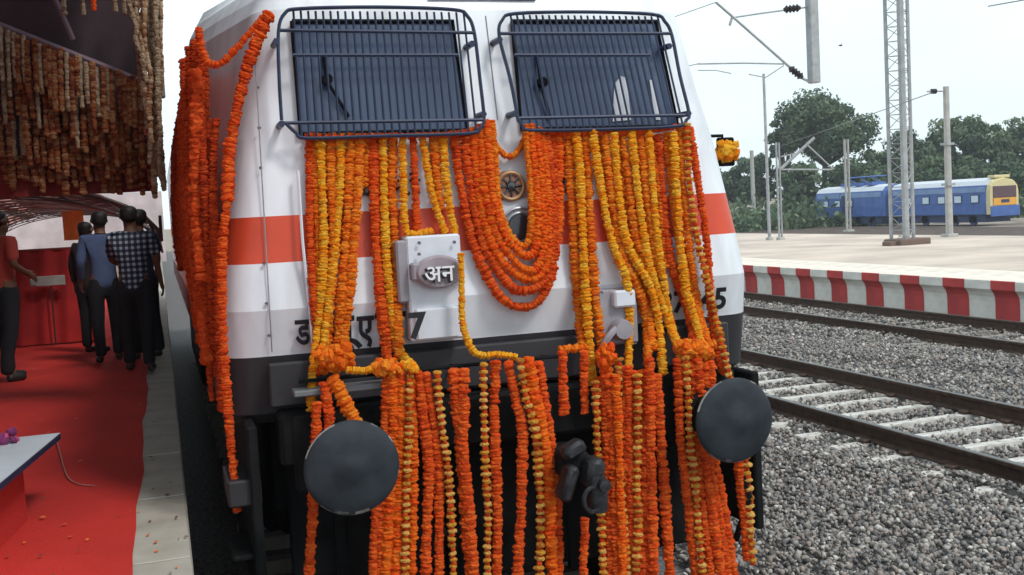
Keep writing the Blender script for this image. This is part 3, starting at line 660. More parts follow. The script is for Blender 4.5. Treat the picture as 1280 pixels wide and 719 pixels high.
# strings lying along the handrail, knots and clumps
def lay(kind, w, pp, yy, label):
    pts = [hit(u, v, 1, yy) for u, v in pp]; o = garland_mesh(pts, kind, w*5.35/F); tag(o, label, 'garland')
lay('yellow', 9, [(576, 318), (577, 362), (578, 400), (586, 430), (600, 444), (622, 443), (645, 446)], .36, 'yellow string dropping from the left socket box and running along the handrail')
lay('yellow', 9, [(434, 462), (455, 463), (480, 458), (505, 457)], .32, 'yellow string lying along the left end of the handrail')
lay('orange', 10, [(700, 437), (715, 436), (732, 434)], .33, 'short orange string lying on the handrail above the coupler')
lay('orange', 12, [(845, 432), (860, 428), (878, 434), (893, 430)], .36, 'orange string bunched below the painted number on the right')
def clump(label, kind, c, rx, rz, n, ry=.06, r=.026):
    n = int(n*1.3); rx *= .8; rz *= .62
    b = MB(); V = []; nv = 0
    for i in range(n):
        a = np.clip(rng.normal(0, .42, 3), -.8, .8); p = np.array(c)+np.array([a[0]*rx, a[1]*ry, a[2]*rz]); v, f = head(r*random.uniform(.8, 1.2), r*.9)
        q = Vector(rng.normal(0, 1, 3)).normalized().to_track_quat('Z', 'Y').to_matrix(); v = v @ np.array(q.transposed())+p
        V.append(v); b.f += [tuple(x+nv for x in g) for g in f]; nv += len(v); b.m += [random.randrange(3)]*len(f)
    b.v = np.concatenate(V).tolist(); tag(b.build('marigold_bunch', PAL[kind]), label, 'flowers')
clump('orange marigold bunch where the left strings gather on the handrail', 'orange', hit(415, 448, 1, .36), .13, .10, 90)
clump('yellow marigold knot on the handrail right of the left buffer', 'yellow', hit(512, 457, 1, .30), .04, .04, 24, r=.02)
clump('orange marigold bunch at the foot of the long yellow string', 'bright', hit(757, 448, 1, .33), .06, .12, 50)
clump('orange marigold bunch under the painted number', 'orange', hit(868, 437, 1, .36), .12, .08, 70)
clump('orange marigold bunch at the left top corner of the handrail strings', 'orange', hit(483, 460, 1, .32), .08, .05, 40)
clump('yellow orange marigold bunch tied to the mirror on the right edge of the cab', 'yellow', hit(907, 190, 1, 1.25), .09, .10, 60, r=.03)
b = MB(); q = hit(900, 190, 1, 1.25); b.tube([Vector((1.33, 1.25, q.z-.1)), q+Vector((.02, 0, -.08)), q+Vector((.02, 0, .1)), Vector((1.30, 1.25, q.z+.1))], .012, 6); b.build('mirror_arm', black, loco)
b = MB(); b.box((q.x+.05, 1.27, q.z), (.12, .03, .18), ch=.01); b.build('mirror', black, loco)
# tie string above the curtains
for (pp, lb) in (([(382, 170), (430, 171), (500, 169), (565, 168), (600, 160)], 'rust red string tied level under the left window cage'), ([(656, 158), (700, 166), (760, 166), (820, 163), (858, 155)], 'rust red string tied level under the right window cage')):
    o = garland_mesh([face(u, v, .09) for u, v in pp], 'rust', .03); tag(o, lb, 'garland')

# left side drape on the corner and flank
dk = 'marigold strings hanging down the shaded left flank'
sw = [('rust', 15, [(336, 18), (322, 50), (306, 95), (295, 140), (287, 190), (284, 250)], 'wide rust red garland slanting from the left cage corner to the cab edge'),
      ('rust', 11, [(284, 250), (278, 310), (278, 380), (281, 450), (287, 540), (297, 640)], 'long rust red garland reaching down past the dark cab skirt'),
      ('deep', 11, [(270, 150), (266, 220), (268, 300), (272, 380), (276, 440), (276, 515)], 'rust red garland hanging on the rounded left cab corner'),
      ('rust', 9, [(248, 35), (252, 62), (262, 80), (278, 78), (300, 55), (330, 20)], 'thin orange garland swag across the top left cab corner')]
PAL['deep'] = [mg('shade_dark_rust_a', (.60, .065, .014)), mg('shade_dark_rust_b', (.48, .05, .012)), mg('shade_dark_rust_c', (.66, .09, .018))]  # rust flowers darkened: the shade on the cab corner is in the colour
SC = [(228, 75, 250, 375), (236, 60, 256, 400), (243, 52, 262, 455), (250, 60, 268, 430), (256, 75, 272, 470), (260, 150, 277, 500), (264, 215, 281, 420), (234, 140, 247, 350), (246, 120, 265, 500)]
for i, (u0, v0, u1, v1) in enumerate(SC):
    sw.append(('deep', 10, [(u0, v0), ((u0+u1)/2-3, (v0+v1)/2), (u1, v1)], f'{ORD[i]} of the shade-darkened rust strings bunched on the rounded left cab corner'))
for kind, w, pp, lb in sw:
    yy = .62 if kind != 'deep' else random.uniform(.72, .95)
    pts = [hit(u, v, 1, yy if v > 240 else yy+.08) for u, v in pp]
    o = garland_mesh(pts, kind, w*5.5/F); tag(o, lb, 'garland', None)
ys = []; y = .82; k = 0
while y < 9: ys.append(y); y *= 1.065
flank = [mg('flank_a', (.76, .10, .018)), mg('flank_b', (.64, .072, .014)), mg('flank_c', (.80, .13, .025))]; PAL['flank'] = flank; CN['flank'] = 'shade-dark orange'  # orange flowers, with the shade of the flank mixed into their colour
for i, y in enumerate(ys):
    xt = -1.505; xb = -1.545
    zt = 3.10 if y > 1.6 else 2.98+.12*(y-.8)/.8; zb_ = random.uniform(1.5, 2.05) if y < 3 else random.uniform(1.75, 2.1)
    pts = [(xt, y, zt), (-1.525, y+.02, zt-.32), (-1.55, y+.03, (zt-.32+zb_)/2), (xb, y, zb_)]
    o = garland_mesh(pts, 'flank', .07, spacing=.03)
    tag(o, f'shade-darkened orange marigold string, {ORD[i]} back from the cab corner on the left flank', 'garland', dk)

# ------------------------------------------------------------------ left: tent, canopy, valance
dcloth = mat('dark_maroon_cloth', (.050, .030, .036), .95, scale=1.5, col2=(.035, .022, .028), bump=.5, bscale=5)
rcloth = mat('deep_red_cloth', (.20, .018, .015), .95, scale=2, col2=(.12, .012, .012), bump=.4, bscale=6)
batten = mat('purple_grey_batten', (.16, .10, .13), .8)
def cloth(x0, x1, y, z0, z1, amp=.03, nx=40, nz=8, fr=9.):
    b = MB(); rows = []
    for j in range(nz+1):
        z = z0+(z1-z0)*j/nz; rows.append([(x0+(x1-x0)*i/nx, y+amp*math.sin((x0+(x1-x0)*i/nx)*fr+math.sin(z*2))*(1-.5*j/nz), z) for i in range(nx+1)])
    b.grid(rows); return b
roof = MB(); roof.box((-5.9, 7.3, 4.75), (8.2, 20, .08)); tag(roof.build('canopy_roof', mat('canopy_sheet', (.12, .10, .10), .9)), 'dark flat canopy roof over the carpeted left platform', 'canopy')
val = empty('valance', 'dark cloth valance with a slanted batten hanging across the left platform', 'valance', (0, 0, 0))
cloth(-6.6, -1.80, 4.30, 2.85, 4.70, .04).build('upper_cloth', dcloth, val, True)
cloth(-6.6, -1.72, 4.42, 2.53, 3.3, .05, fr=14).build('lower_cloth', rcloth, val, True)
b = MB(); p0, p1 = hit(-60, 8, 1, 4.12), hit(192, 108, 1, 4.12); b.tube([p0, p1], .028, 6); b.build('batten', batten, val)
b = MB(); b.tube([hit(58, -25, 1, 4.14), hit(92, 50, 1, 4.14)], .022, 6); b.build('strut', batten, val)
PAL['shade'] = [mg('shade_fringe_a', (.32, .10, .04)), mg('shade_fringe_b', (.20, .05, .025)), mg('shade_fringe_c', (.40, .19, .09))]; CN['shade'] = 'shade-darkened'  # marigold tones darkened, the shadow under the canopy is in the colour
PAL['cream'] = [mg('cream_fringe_a', (.42, .30, .20)), mg('cream_fringe_b', (.28, .18, .11)), mg('cream_fringe_c', (.5, .38, .26))]
tr_ = 0
ROWS = [(30, 4.06, 2, 6.6, lambda u: 35+u*.40, 48, 85, 'under the slanted batten', .045), (24, 4.16, 5, 8.2, lambda u: 92+u*.28, 45, 75, 'in the middle fringe row', .045), (23, 4.26, 0, 8.8, lambda u: 148+u*.12, 45, 62, 'in the lower fringe row', .05), (20, 4.34, 4, 9.6, lambda u: 188+u*.05, 34, 50, 'in the lowest fringe row', .055)]
for ri, (n, yy, u0, du, fv, l0, l1, where, wd) in enumerate(ROWS):
    for i in range(n):
        u = u0+i*du+random.uniform(-2, 2); v0 = fv(u)+random.uniform(-5, 5); v1 = min(v0+random.uniform(l0, l1), 243); pale = random.random() < (.28, .2, .12, .1)[ri]
        o = garland_mesh([hit(u, v0, 1, yy), hit(u+1, (v0+v1)/2, 1, yy-.01), hit(u+3, v1, 1, yy)], 'cream' if pale else 'shade', wd*(.75 if pale else 1), spacing=.022, name='fringe_string')
        tag(o, f'{"pale dried" if pale else "shade-darkened orange"} flower string, {ORD[i]} from the left {where}', 'garland', 'flower fringe '+where)
# bundle of pale dried strings at the tent corner
bun = empty('straw_bundle', 'pale bundle of dried flower strings hanging at the corner of the valance', 'dried flowers', (0, 0, 0))
for i in range(13):
    t = i/12; u0 = 160+38*t+random.uniform(-3, 3); u1 = 176+26*t+random.uniform(-4, 4); ve = 95+150*(t**.8) + random.uniform(-25, 12)
    if i > 8: ve = random.uniform(205, 252)
    yy = 3.75+random.uniform(-.1, .1); n = 7
    pts = [hit(u0+(u1-u0)*(k/n)+random.uniform(-3, 3), -15+(ve+15)*k/n, 1, yy+random.uniform(-.02, .02)) for k in range(n+1)]
    garland_mesh(pts, 'cream' if i % 3 else 'dried', random.uniform(.03, .05), spacing=.022, name='dried_string', parent=bun)
b = MB(); g0 = hit(193, -20, 1, 3.9); g1 = hit(201, 122, 1, 3.9); b.box(((g0.x+g1.x)/2, 3.95, (g0.z+g1.z)/2), (.055, .06, g0.z-g1.z), ch=.01)
b.build('grey_strip', mat('grey_green_paint', (.20, .22, .21), .7), bun)
for i in range(5):
    u = 82+i*19+random.uniform(-4, 4); ve = random.uniform(12, 36)
    o = garland_mesh([hit(u, -20, 1, 4.0), hit(u+1, ve*.5, 1, 4.0), hit(u+2, ve, 1, 4.0)], ['cream', 'cream', 'rust', 'cream', 'cream'][i], .035, spacing=.02, name='fringe_string')
    tag(o, f'short flower string, {ORD[i]} from the left hanging in front of the dark upper cloth', 'garland', 'short strings at the top of the valance')

# arched tent behind
ten = empty('festival_tent', 'arched tent of dark ribs under pale pink cloth beyond the people', 'tent', (0, 0, 0))
ribm = mat('dark_rib_steel', (.06, .028, .024), .6, var=.2); pinkc = mat('pink_tent_cloth', (.75, .36, .30), .9, var=.2, scale=.8, trans=.6); 
AX, AW, AS, AH = -4.9, 3.2, 2.0, 1.15
def arch(t, y, r=1.): return Vector((AX - AW*math.cos(math.pi*t), y, AS+AH*math.sin(math.pi*t)*r))
for i in range(14):
    y = 15+2.2*i
    b = MB(); b.tube([arch(k/16, y) for k in range(17)], .035, 6); b.tube([arch(k/16, y)+Vector((0, 0, -.2)) for k in range(17)], .02, 5)
    for k in range(16): b.tube([arch(k/16, y)+Vector((0, 0, -.2*(k % 2))), arch((k+1)/16, y)+Vector((0, 0, -.2*((k+1) % 2)))], .012, 4)
    b.tube([arch(0, y), (AX-AW, y, .75)], .035, 6); b.tube([arch(1, y), (AX+AW, y, 2.45)], .03, 6)
    b.build('arch_rib', ribm, ten)
for k in range(1, 12):
    b = MB(); b.tube([arch(k/12, 15), arch(k/12, 44)], .02, 5); b.build('purlin', ribm, ten)
for (ya, yb, ta, tb) in ((15, 17.3, .2, .75), (19.5, 21.8, .5, .8), (22, 26, .0, .55), (26, 30.4, .4, .8), (33, 37, .1, .8), (39, 44, 0, .8)):
    b = MB(); b.grid([[arch(ta+(tb-ta)*k/14, y)+Vector((0, 0, .05)) for k in range(15)] for y in (ya, yb)]); b.build('roof_cloth', pinkc, ten, True)
b = MB(); b.box((-5.0, 47, 2.3), (7.0, .06, 3.2)); b.build('end_cloth', mat('pale_end_cloth', (.80, .70, .70), .9, var=.15, scale=1.2, trans=.6), ten)
# lattice side of the tent
b = MB()
for i in range(40): b.tube([(-8.1, 12+i*.65, .75), (-8.1, 12+i*.65+1.7, 2.6)], .03, 4); b.tube([(-8.13, 12+i*.65+1.7, .75), (-8.13, 12+i*.65, 2.6)], .03, 4)
lt = b.build('lattice', ribm, ten); lt['kind'] = 'stuff'
# red covered barrier with grey sign
bar = empty('red_barrier', 'red cloth covered counter with a small grey sign at its left end', 'barrier', (0, 0, 0))
b = cloth(-3.75, -2.55, 10.7, .78, 2.02, .035, 46, 6, 22); b.build('front_cloth', mat('barrier_red_cloth', (.42, .02, .02), .9, scale=3, col2=(.28, .012, .012)), bar, True)
b = MB(); b.box((-3.15, 11.0, 2.02), (1.2, .6, .04), ch=.01); b.box((-3.15, 11.0, 1.4), (1.1, .5, 1.24)); b.build('counter', rcloth, bar)
b = MB(); q = hit(63, 351, 1, 10.55); b.box(q, (.36, .03, .13), ch=.006); b.box(q+Vector((-.20, 0, -.01)), (.10, .05, .11), ch=.02); b.build('sign_plate', mat('sign_grey', (.36, .35, .33), .6), bar)
b = MB(); b.tube([q+Vector((0, .02, -.05)), q+Vector((0, .04, -.9))], .012, 6); b.build('sign_post', ribm, bar)
b = MB(); b.box((-8.6, 4.5, 2.7), (.06, 15, 3.9)); tag(b.build('shade_wall', rcloth), 'unseen dark red cloth screen added at the far left to shade the carpet', 'shade wall')  # out of view, added to keep side light off the carpet
o = cloth(-8, -3.9, 12.3, .78, 2.1, .05, 60, 6, 14).build('red_curtain', rcloth, None, True); tag(o, 'long dark red curtain closing the left side behind the man in the red shirt', 'curtain')
# orange banner far
b = cloth(-3.35, -3.0, 16, 2.1, 2.62, .05, 14, 5, 16); tag(b.build('orange_banner', mat('orange_cloth', (.6, .16, .03), .9, trans=.3), None, True), 'small orange cloth banner hanging in the tent beyond the barrier', 'banner')

# white board on a low stand, front left
zt = 1.15
A_, B_, C_ = hit(75, 541, 2, zt), hit(-60, 660, 2, zt), hit(-120, 552, 2, zt)
A_ = Vector(A_); B_ = A_+(hit(0, 603, 2, zt)-A_)*1.9; D_ = A_+(hit(0, 549, 2, zt)-A_)*3; E_ = B_+(D_-A_)
tb = empty('display_table', 'low white topped table with a navy edge standing on the red carpet', 'table', (0, 0, 0))
def slab(q, z0, z1, m, name, grow=0.):
    c = sum(q, Vector())/4; qq = [p+(p-c).normalized()*grow for p in q]; b = MB()
    b.add([(p.x, p.y, z1) for p in qq]+[(p.x, p.y, z0) for p in qq], [(0, 3, 2, 1), (4, 5, 6, 7), (0, 1, 5, 4), (1, 2, 6, 5), (2, 3, 7, 6), (3, 0, 4, 7)]); return b.build(name, m, tb)
Q = [A_, B_, E_, D_]
slab(Q, zt-.004, zt, mat('white_laminate', (.55, .60, .66), .35, var=.06, scale=3), 'table_top')
slab(Q, zt-.035, zt-.005, mat('navy_edge', (.02, .02, .06), .6), 'edge_band', .004)
slab([Q[0].lerp(E_, .12), Q[1].lerp(D_, .12), E_.lerp(A_, .1), D_.lerp(B_, .1)], .765, zt-.036, carp, 'cloth_base', -.04)
b = MB(); c0 = hit(12, 547, 2, zt+.03); V = []
for i in range(26):
    p = c0+Vector((max(-.3, min(.02, rng.normal(0, .07)-.08)), max(-.05, min(.05, rng.normal(0, .03))), rng.uniform(-.02, .03))); b.lathe([(.0, -.014), (.018, -.01), (.026, 0), (.018, .012), (0, .016)], p, tuple(rng.normal(0, 1, 3)), 7, i % 3 == 0)
tag(b.build('purple_petals', [mat('purple_petal', (.16, .02, .10), .8), mat('pink_petal', (.42, .06, .16), .8)]), 'heap of purple and pink flowers at the back edge of the white table', 'flowers', kind='stuff')

# fallen petals on the coping and carpet
b = MB()
for i in range(420):
    if i < 150: x, y, z = random.uniform(-2.25, -1.70), random.uniform(-2, 12), .754
    else: x, y, z = random.uniform(-5, -1.95), random.uniform(-2, 9), .774
    r = random.uniform(.008, .02); a = random.uniform(0, 6.28); b.add([(x+r*math.cos(a+k*1.57)*(1 if k % 2 else .5), y+r*math.sin(a+k*1.57), z+random.uniform(0, .008)) for k in range(4)], [(0, 1, 2, 3)], random.choice((0, 0, 1)))
tag(b.build('fallen_petals', [mat('petal_brown', (.20, .05, .03), .8), mat('petal_orange', (.70, .16, .03), .8)]), 'scattered fallen petals on the coping stones and carpet', 'petals', kind='stuff')

# ------------------------------------------------------------------ people
skin = mat('brown_skin', (.16, .075, .045), .6, var=.1); hairm = mat('black_hair', (.012, .010, .010), .6, var=.3, scale=40); shoem = mat('dark_shoe', (.02, .018, .018), .5)
def skinned(name, V, Ed, m, parent, sub=2):
    me = bpy.data.meshes.new(name); me.from_pydata([v[:3] for v in V], Ed, []); o = bpy.data.objects.new(name, me); COL.objects.link(o)
    sk = o.modifiers.new('s', 'SKIN'); sk.use_smooth_shade = True
    for i, v in enumerate(V):
        r = v[3]; me.skin_vertices[0].data[i].radius = (r[0], r[1]) if isinstance(r, tuple) else (r, r); me.skin_vertices[0].data[i].use_root = (i == 0)
    ss = o.modifiers.new('u', 'SUBSURF'); ss.levels = sub; ss.render_levels = sub
    bpy.context.view_layer.update()
    m2 = bpy.data.meshes.new_from_object(o.evaluated_get(bpy.context.evaluated_depsgraph_get())); COL.objects.unlink(o); bpy.data.objects.remove(o)
    m2.materials.clear(); m2.materials.append(m); m2.polygons.foreach_set('use_smooth', [True]*len(m2.polygons)); m2.name = name
    o = bpy.data.objects.new(name, m2); COL.objects.link(o); o.parent = parent; return o
def person(label, loc, rz, shirt, trou, H=1.7, armL=None, armR=None, stride=.12, headturn=0., long_sleeve=False, female=False):
    k = H/1.7
    sh, hipw = (.185 if not female else .16), .095
    aL = armL or [(-.235, .0, 1.15), (-.25, .06, .90)]; aR = armR or [(.235, .0, 1.15), (.25, .06, .90)]
    V = [(0, 0, .95, (.135, .10)), (0, 0, 1.12, (.125, .095)), (0, 0, 1.30, (.155, .11)), (0, 0, 1.41, (.10, .08)), (0, .01, 1.475, .052), (0, .02, 1.535, .068), (0, .02, 1.60, .092), (0, .012, 1.66, .085), (0, .012, 1.70, .045)]
    Ed = [(i, i+1) for i in range(8)]
    def addc(parent, pts):
        p = parent
        for q in pts: V.append(q); Ed.append((p, len(V)-1)); p = len(V)-1
        return p
    feet = []
    for sx, st in ((-1, stride), (1, -stride)):
        addc(0, [(sx*hipw, 0, .86, .085), (sx*(hipw+.01), st*.35+.01, .50, .058), (sx*(hipw+.015), st*.8-.02, .10, .038), (sx*(hipw+.02), st*.8+.02, .04, .04), (sx*(hipw+.03), st*.8+.13, .035, .034)]); feet.append((sx*(hipw+.025), st*.8+.05))
    arms = []
    for sx, a in ((-1, aL), (1, aR)):
        e, w = a; e = Vector(e); w = Vector(w); d = (w-e).normalized()
        i = addc(2, [(sx*sh, 0, 1.385, .058), (e.x, e.y, e.z, .040), (w.x, w.y, w.z, .026)]); pm = w+d*.06
        j = addc(i, [(pm.x, pm.y, pm.z, (.020, .034))])
        side = Vector((0, 1, 0)) if abs(d.y) < .7 else Vector((0, 0, 1)); inn = Vector((-sx, 0, 0))
        for fi, ln in enumerate((.075, .085, .08, .062)):
            o0 = pm+d*.03+side*((fi-1.5)*.019); m1 = o0+d*ln*.5+inn*.008; m2 = m1+d*ln*.4+inn*.022
            addc(j, [(*o0, .010), (*m1, .009), (*m2, .008)])
        t0 = w+d*.03+side*.035; addc(i, [(*t0, .012), (*(t0+d*.045+side*.018), .010)]); arms.append((Vector((sx*sh, 0, 1.385)), e, w))
    addc(5, [(0, .112, 1.555, .012)])
    for sx in (-1, 1): addc(6, [(sx*.097, .01, 1.585, .014)])
    root = skinned('person', V, Ed, skin, None); tag(root, label, 'person')
    root.location = loc; root.rotation_euler = (0, 0, rz); root.scale = (k, k, k)
    # shirt
    V2 = [(0, 0, .80, (.155, .12)), (0, 0, .92, (.165, .128)), (0, 0, 1.02, (.155, .12)), (0, 0, 1.15, (.15, .115)), (0, 0, 1.30, (.175, .13)), (0, 0, 1.41, (.12, .095)), (0, .005, 1.455, .07)]; E2 = [(i, i+1) for i in range(6)]
    for sx, (s_, e, w) in zip((-1, 1), arms):
        n0 = len(V2); V2.append((sx*sh, 0, 1.39, .075)); E2.append((4, n0)); end = e if not long_sleeve else w
        mid = s_.lerp(e, .9); V2.append((*mid, .060)); E2.append((n0, n0+1))
        if long_sleeve: V2.append((*e.lerp(w, .1), .055)); E2.append((n0+1, n0+2)); V2.append((*e.lerp(w, .92), .042)); E2.append((n0+2, n0+3))
    skinned('shirt', V2, E2, shirt, root)
    V3 = [(0, 0, 1.05, (.145, .11)), (0, 0, .90, (.16, .12))]; E3 = [(0, 1)]
    for sx, st in ((-1, stride), (1, -stride)):
        n0 = len(V3); V3 += [(sx*hipw, 0, .80, .105), (sx*(hipw+.01), st*.35+.01, .50, .078), (sx*(hipw+.015), st*.8-.02, .22, .066), (sx*(hipw+.015), st*.8-.02, .07, .068)]; E3 += [(1, n0), (n0, n0+1), (n0+1, n0+2), (n0+2, n0+3)]
    skinned('trousers', V3, E3, trou, root)
    for fx, fy in feet:
        skinned('shoe', [(fx, fy-.09, .045, .042), (fx, fy, .045, .045), (fx+.005, fy+.12, .035, .038)], [(0, 1), (1, 2)], shoem, root, 1)
    hv = [(0, -.045, 1.53, .062), (0, -.020, 1.60, .092), (0, -.010, 1.64, .099), (0, -.004, 1.68, .092), (0, .0, 1.715, .05)]
    if female: hv = [(0, -.03, 1.45, .06), (0, -.03, 1.55, .09)]+hv
    skinned('hair', hv, [(i, i+1) for i in range(len(hv)-1)], hairm, root)
    return root
plaid = checks('navy_white_plaid', (.012, .016, .035), (.06, .08, .13), (.42, .46, .55), 5.5)
dtr = mat('black_trousers', (.012, .012, .016), .9, var=.3, scale=4)
bshirt = mat('slate_blue_shirt', (.07, .10, .20), .9, var=.2, scale=5, bump=.3, bscale=9); nshirt = mat('navy_shirt', (.02, .03, .08), .9, var=.2, scale=5)
rshirt = mat('salmon_red_shirt', (.42, .055, .04), .9, var=.15, scale=5, bump=.3, bscale=9); oshirt = mat('dark_red_shirt', (.16, .02, .03), .9, var=.2); gshirt = mat('dark_brown_top', (.03, .022, .02), .9)
def ground(u, v): p = hit(u, v, 2, .765); return p
def put(u, v): p = ground(u, v); p.z = .765; return p
person('person in a navy and white plaid shirt with back turned on the carpet', put(176, 464), R(-6), plaid, dtr, 1.70, stride=.14, armL=[(-.22, .12, 1.16), (-.08, .26, 1.08)], armR=[(.235, -.02, 1.14), (.26, .10, .90)])
person('person in a slate blue shirt standing left of the plaid shirt', put(138, 452), R(12), bshirt, dtr, 1.68, stride=-.1, long_sleeve=True, armL=[(-.24, -.02, 1.15), (-.23, .12, .93)])
person('person in a navy shirt half hidden behind the plaid shirt', put(186, 448), R(40), nshirt, dtr, 1.68, stride=.05)
person('person in dark brown clothes behind the slate blue shirt', put(119, 441), R(-30), gshirt, dtr, 1.58, stride=.04, long_sleeve=True, female=True)
person('person in a salmon red shirt and black trousers at the left edge', put(14, 476), R(-50), rshirt, dtr, 1.72, stride=.10, armL=[(-.23, .02, 1.15), (-.22, .16, .95)], armR=[(.25, -.03, 1.16), (.17, .18, 1.06)])

# ------------------------------------------------------------------ far right: masts, wires, trains, trees
galv = mat('galvanised_steel', (.36, .37, .38), .6, .2, var=.15, scale=6); conc = mat('mast_concrete', (.42, .41, .39), .85, var=.15, scale=4); insu = mat('brown_insulator', (.035, .025, .025), .4)
def at(u, v, base): # point above a ground point (base) at image row v
    d = ray(u, v); dist = (base-CAM).dot(h_); t = dist/d.dot(h_); return CAM+d*t
def pole(name, ub, vb, vt, z, wpx, label, m, ut=None, lat=False, cat='mast', square=True):
    base = hit(ub, vb, 2, z); top = at(ub, vt, base); D = (base-CAM).dot(h_); r = wpx/2*D/F; H = top.z-z
    e = empty(name, label, cat, base)
    if lat:
        for sx in (-1, 1):
            b = MB(); b.box((sx*r*.8, 0, H/2), (r*.4, r*1.1, H)); b.build('channel', m, e)
        b = MB(); n = int(H/(r*3.2)); 
        for i in range(n):
            z0, z1 = H*i/n, H*(i+1)/n; s = 1 if i % 2 else -1; b.tube([(-s*r*.8, -r*.4, z0), (s*r*.8, -r*.4, z1)], r*.10, 4)
        b.build('lacing', m, e)
    else:
        b = MB(); b.tube([(0, 0, 0), (0, 0, H)], [r, r*.8], 8); b.build('shaft', m, e, True)
    b = MB(); b.box((0, 0, .03), (r*3.4, r*3.4, .14), ch=.02); b.build('footing', conc, e)
    return e, base, H, r
e, bs, H, r = pole('catenary_mast', 1187, 296, 108, PZ, 9, 'tall concrete coloured mast on the platform in front of the blue train', conc)
b = MB(); b.tube([(-.1, 0, H-.15), (-.75, 0, H-.15)], .03, 6); b.build('bracket', galv, e); b = MB(); b.lathe([(.03, -.12), (.09, -.08), (.05, -.04), (.09, 0), (.05, .04), (.09, .08), (.03, .12)], (-.5, 0, H-.15), (1, 0, 0), 10); b.build('insulator', insu, e)
for zz in (.35, .62): 
    b = MB(); b.box((0, 0, H*zz), (r*2.6, r*2.6, .08)); b.build('band', galv, e)
pole('catenary_mast', 1061, 289, 174, -.6, 6, 'mast standing at the middle of the left blue train', conc, lat=True)
pole('lamp_post', 962, 300, 92, PZ, 4.2, 'slim grey lamp post left of the big tree', galv)
pole('catenary_mast', 976, 300, 178, PZ, 5, 'laced mast just right of the slim lamp post', galv, lat=True)
pole('catenary_mast', 943, 284, 188, -1.2, 6, 'short pale mast among the trees at the left', conc)
# lattice tower
base = hit(1133, 306, 2, PZ); D = (base-CAM).dot(h_); px = D/F
tw = empty('lattice_tower', 'tall three legged steel lattice tower rising out of the picture', 'tower', base)
HT = 9.5; LG = [-r_*.34+h_*.3, r_*.33+h_*.3]; legs = [(0, 0, 0), (LG[0].x, LG[0].y, .035), (LG[1].x, LG[1].y, .035)]
b = MB(); b.tube([(0, 0, 0), (0, 0, HT)], 4.2*px, 8); b.build('leg', galv, tw, True)
for x, y, r0 in legs[1:]:
    b = MB(); b.tube([(x, y, 0), (x, y, HT)], 2.3*px, 6); b.build('leg', galv, tw, True)
b = MB(); n = 22
for i in range(n):
    z0, z1 = HT*i/n, HT*(i+1)/n; P3 = [l[:2] for l in legs]
    for a, c in ((0, 1), (1, 2), (2, 0)):
        a, c = (a, c) if i % 2 else (c, a); b.tube([(*P3[a], z0), (*P3[c], z1)], .5*px, 4)
        b.tube([(*P3[a], z0), (*P3[c], z0)], .4*px, 4)
b.build('lacing', galv, tw)
b = MB(); b.box((.15, .15, .08), (1.1, .8, .2), ch=.03); b.box((-.5, .1, .05), (.3, .4, .16), ch=.03); b.build('footing', mat('brown_footing', (.16, .11, .09), .9), tw)
# portal drop arm with cantilever
DZ = 30.
def far(u, v, D=DZ): d = ray(u, v); return CAM+d*(D/d.dot(h_))
pa = empty('portal_drop_arm', 'grey drop post with insulated cantilever arms hanging into the sky', 'overhead line', (0, 0, 0))
s = DZ/F
b = MB(); a0, a1 = far(1014, -60), far(1016, 104); b.box((a0+a1)/2, (12*s, 12*s, (a0-a1).length), ch=.02); b.build('drop_post', galv, pa)
def arm(pts, w, m, name): b = MB(); b.tube([far(*p) for p in pts], w*s, 6); b.build(name, m, pa, True)
arm([(895, 3), (917, 22), (1003, 98), (1015, 104)], 1.7, galv, 'diagonal_tube'); arm([(917, 22), (950, 17), (1010, 9)], 1.1, galv, 'stay_tube')
arm([(872, 80), (930, 79), (980, 80)], 1.1, galv, 'registration_arm'); arm([(872, 88), (895, 88), (914, 92)], .7, galv, 'steady_arm'); arm([(936, 93), (957, 97), (980, 82)], .8, galv, 'steady_arm'); arm([(915, 22), (912, 32)], 1.6, galv, 'clamp')
for (u, v, du, dv) in ((990, 11, 1, -.12), (995, 91, .78, .62)):
    c = far(u, v); ax = (far(u+du*10, v+dv*10)-c).normalized(); q = s*5.2
    b = MB(); b.lathe([(q*.4, -2.0*q)]+[(q*(1 if k % 2 else .55), (-1.7+.42*k)*q) for k in range(9)]+[(q*.4, 2.0*q)], c, ax, 12); b.build('insulator', insu, pa)
b = MB(); ba = far(700, -70); bb_ = far(1500, -70)
for dz in (0, .5):
    b.tube([ba+Vector((0, 0, dz)), bb_+Vector((0, 0, dz))], .05, 6)
b.build('portal_beam', galv, pa)
# thin wires
wi = mat('copper_wire', (.16, .16, .16), .5, .3, var=.1)
for (p, q, D1, D2, lb) in (((872, 80), (560, 150), 30, 110, 'thin contact wire running away behind the locomotive'), ((895, 3), (560, 120), 30, 110, 'thin upper wire running away behind the locomotive'),
                      ((1165, 116), (900, 210), 26, 140, 'thin wire from the tall mast towards the far trees'), ((1235, 8), (1280, 0), 60, 58, 'short length of thin wire in the top right sky')):
    b = MB(); b.tube([far(*p, D1), far(*q, D2)], .012 if D1 < 50 else .03, 4); tag(b.build('overhead_wire', wi), lb, 'wire')
# distant gantry arms near the trees
g = empty('catenary_gantry', 'pale slanted gantry arms in front of the big tree', 'gantry', (0, 0, 0))
for pts, w in (([(975, 212), (1018, 172)], 2.), ([(975, 212), (1040, 212)], 1.), ([(1010, 182), (1042, 212)], .9), ([(976, 196), (1002, 190)], .8)):
    b = MB(); b.tube([far(*p, 33) for p in pts], w*33/F, 5); b.build('arm', galv, g)
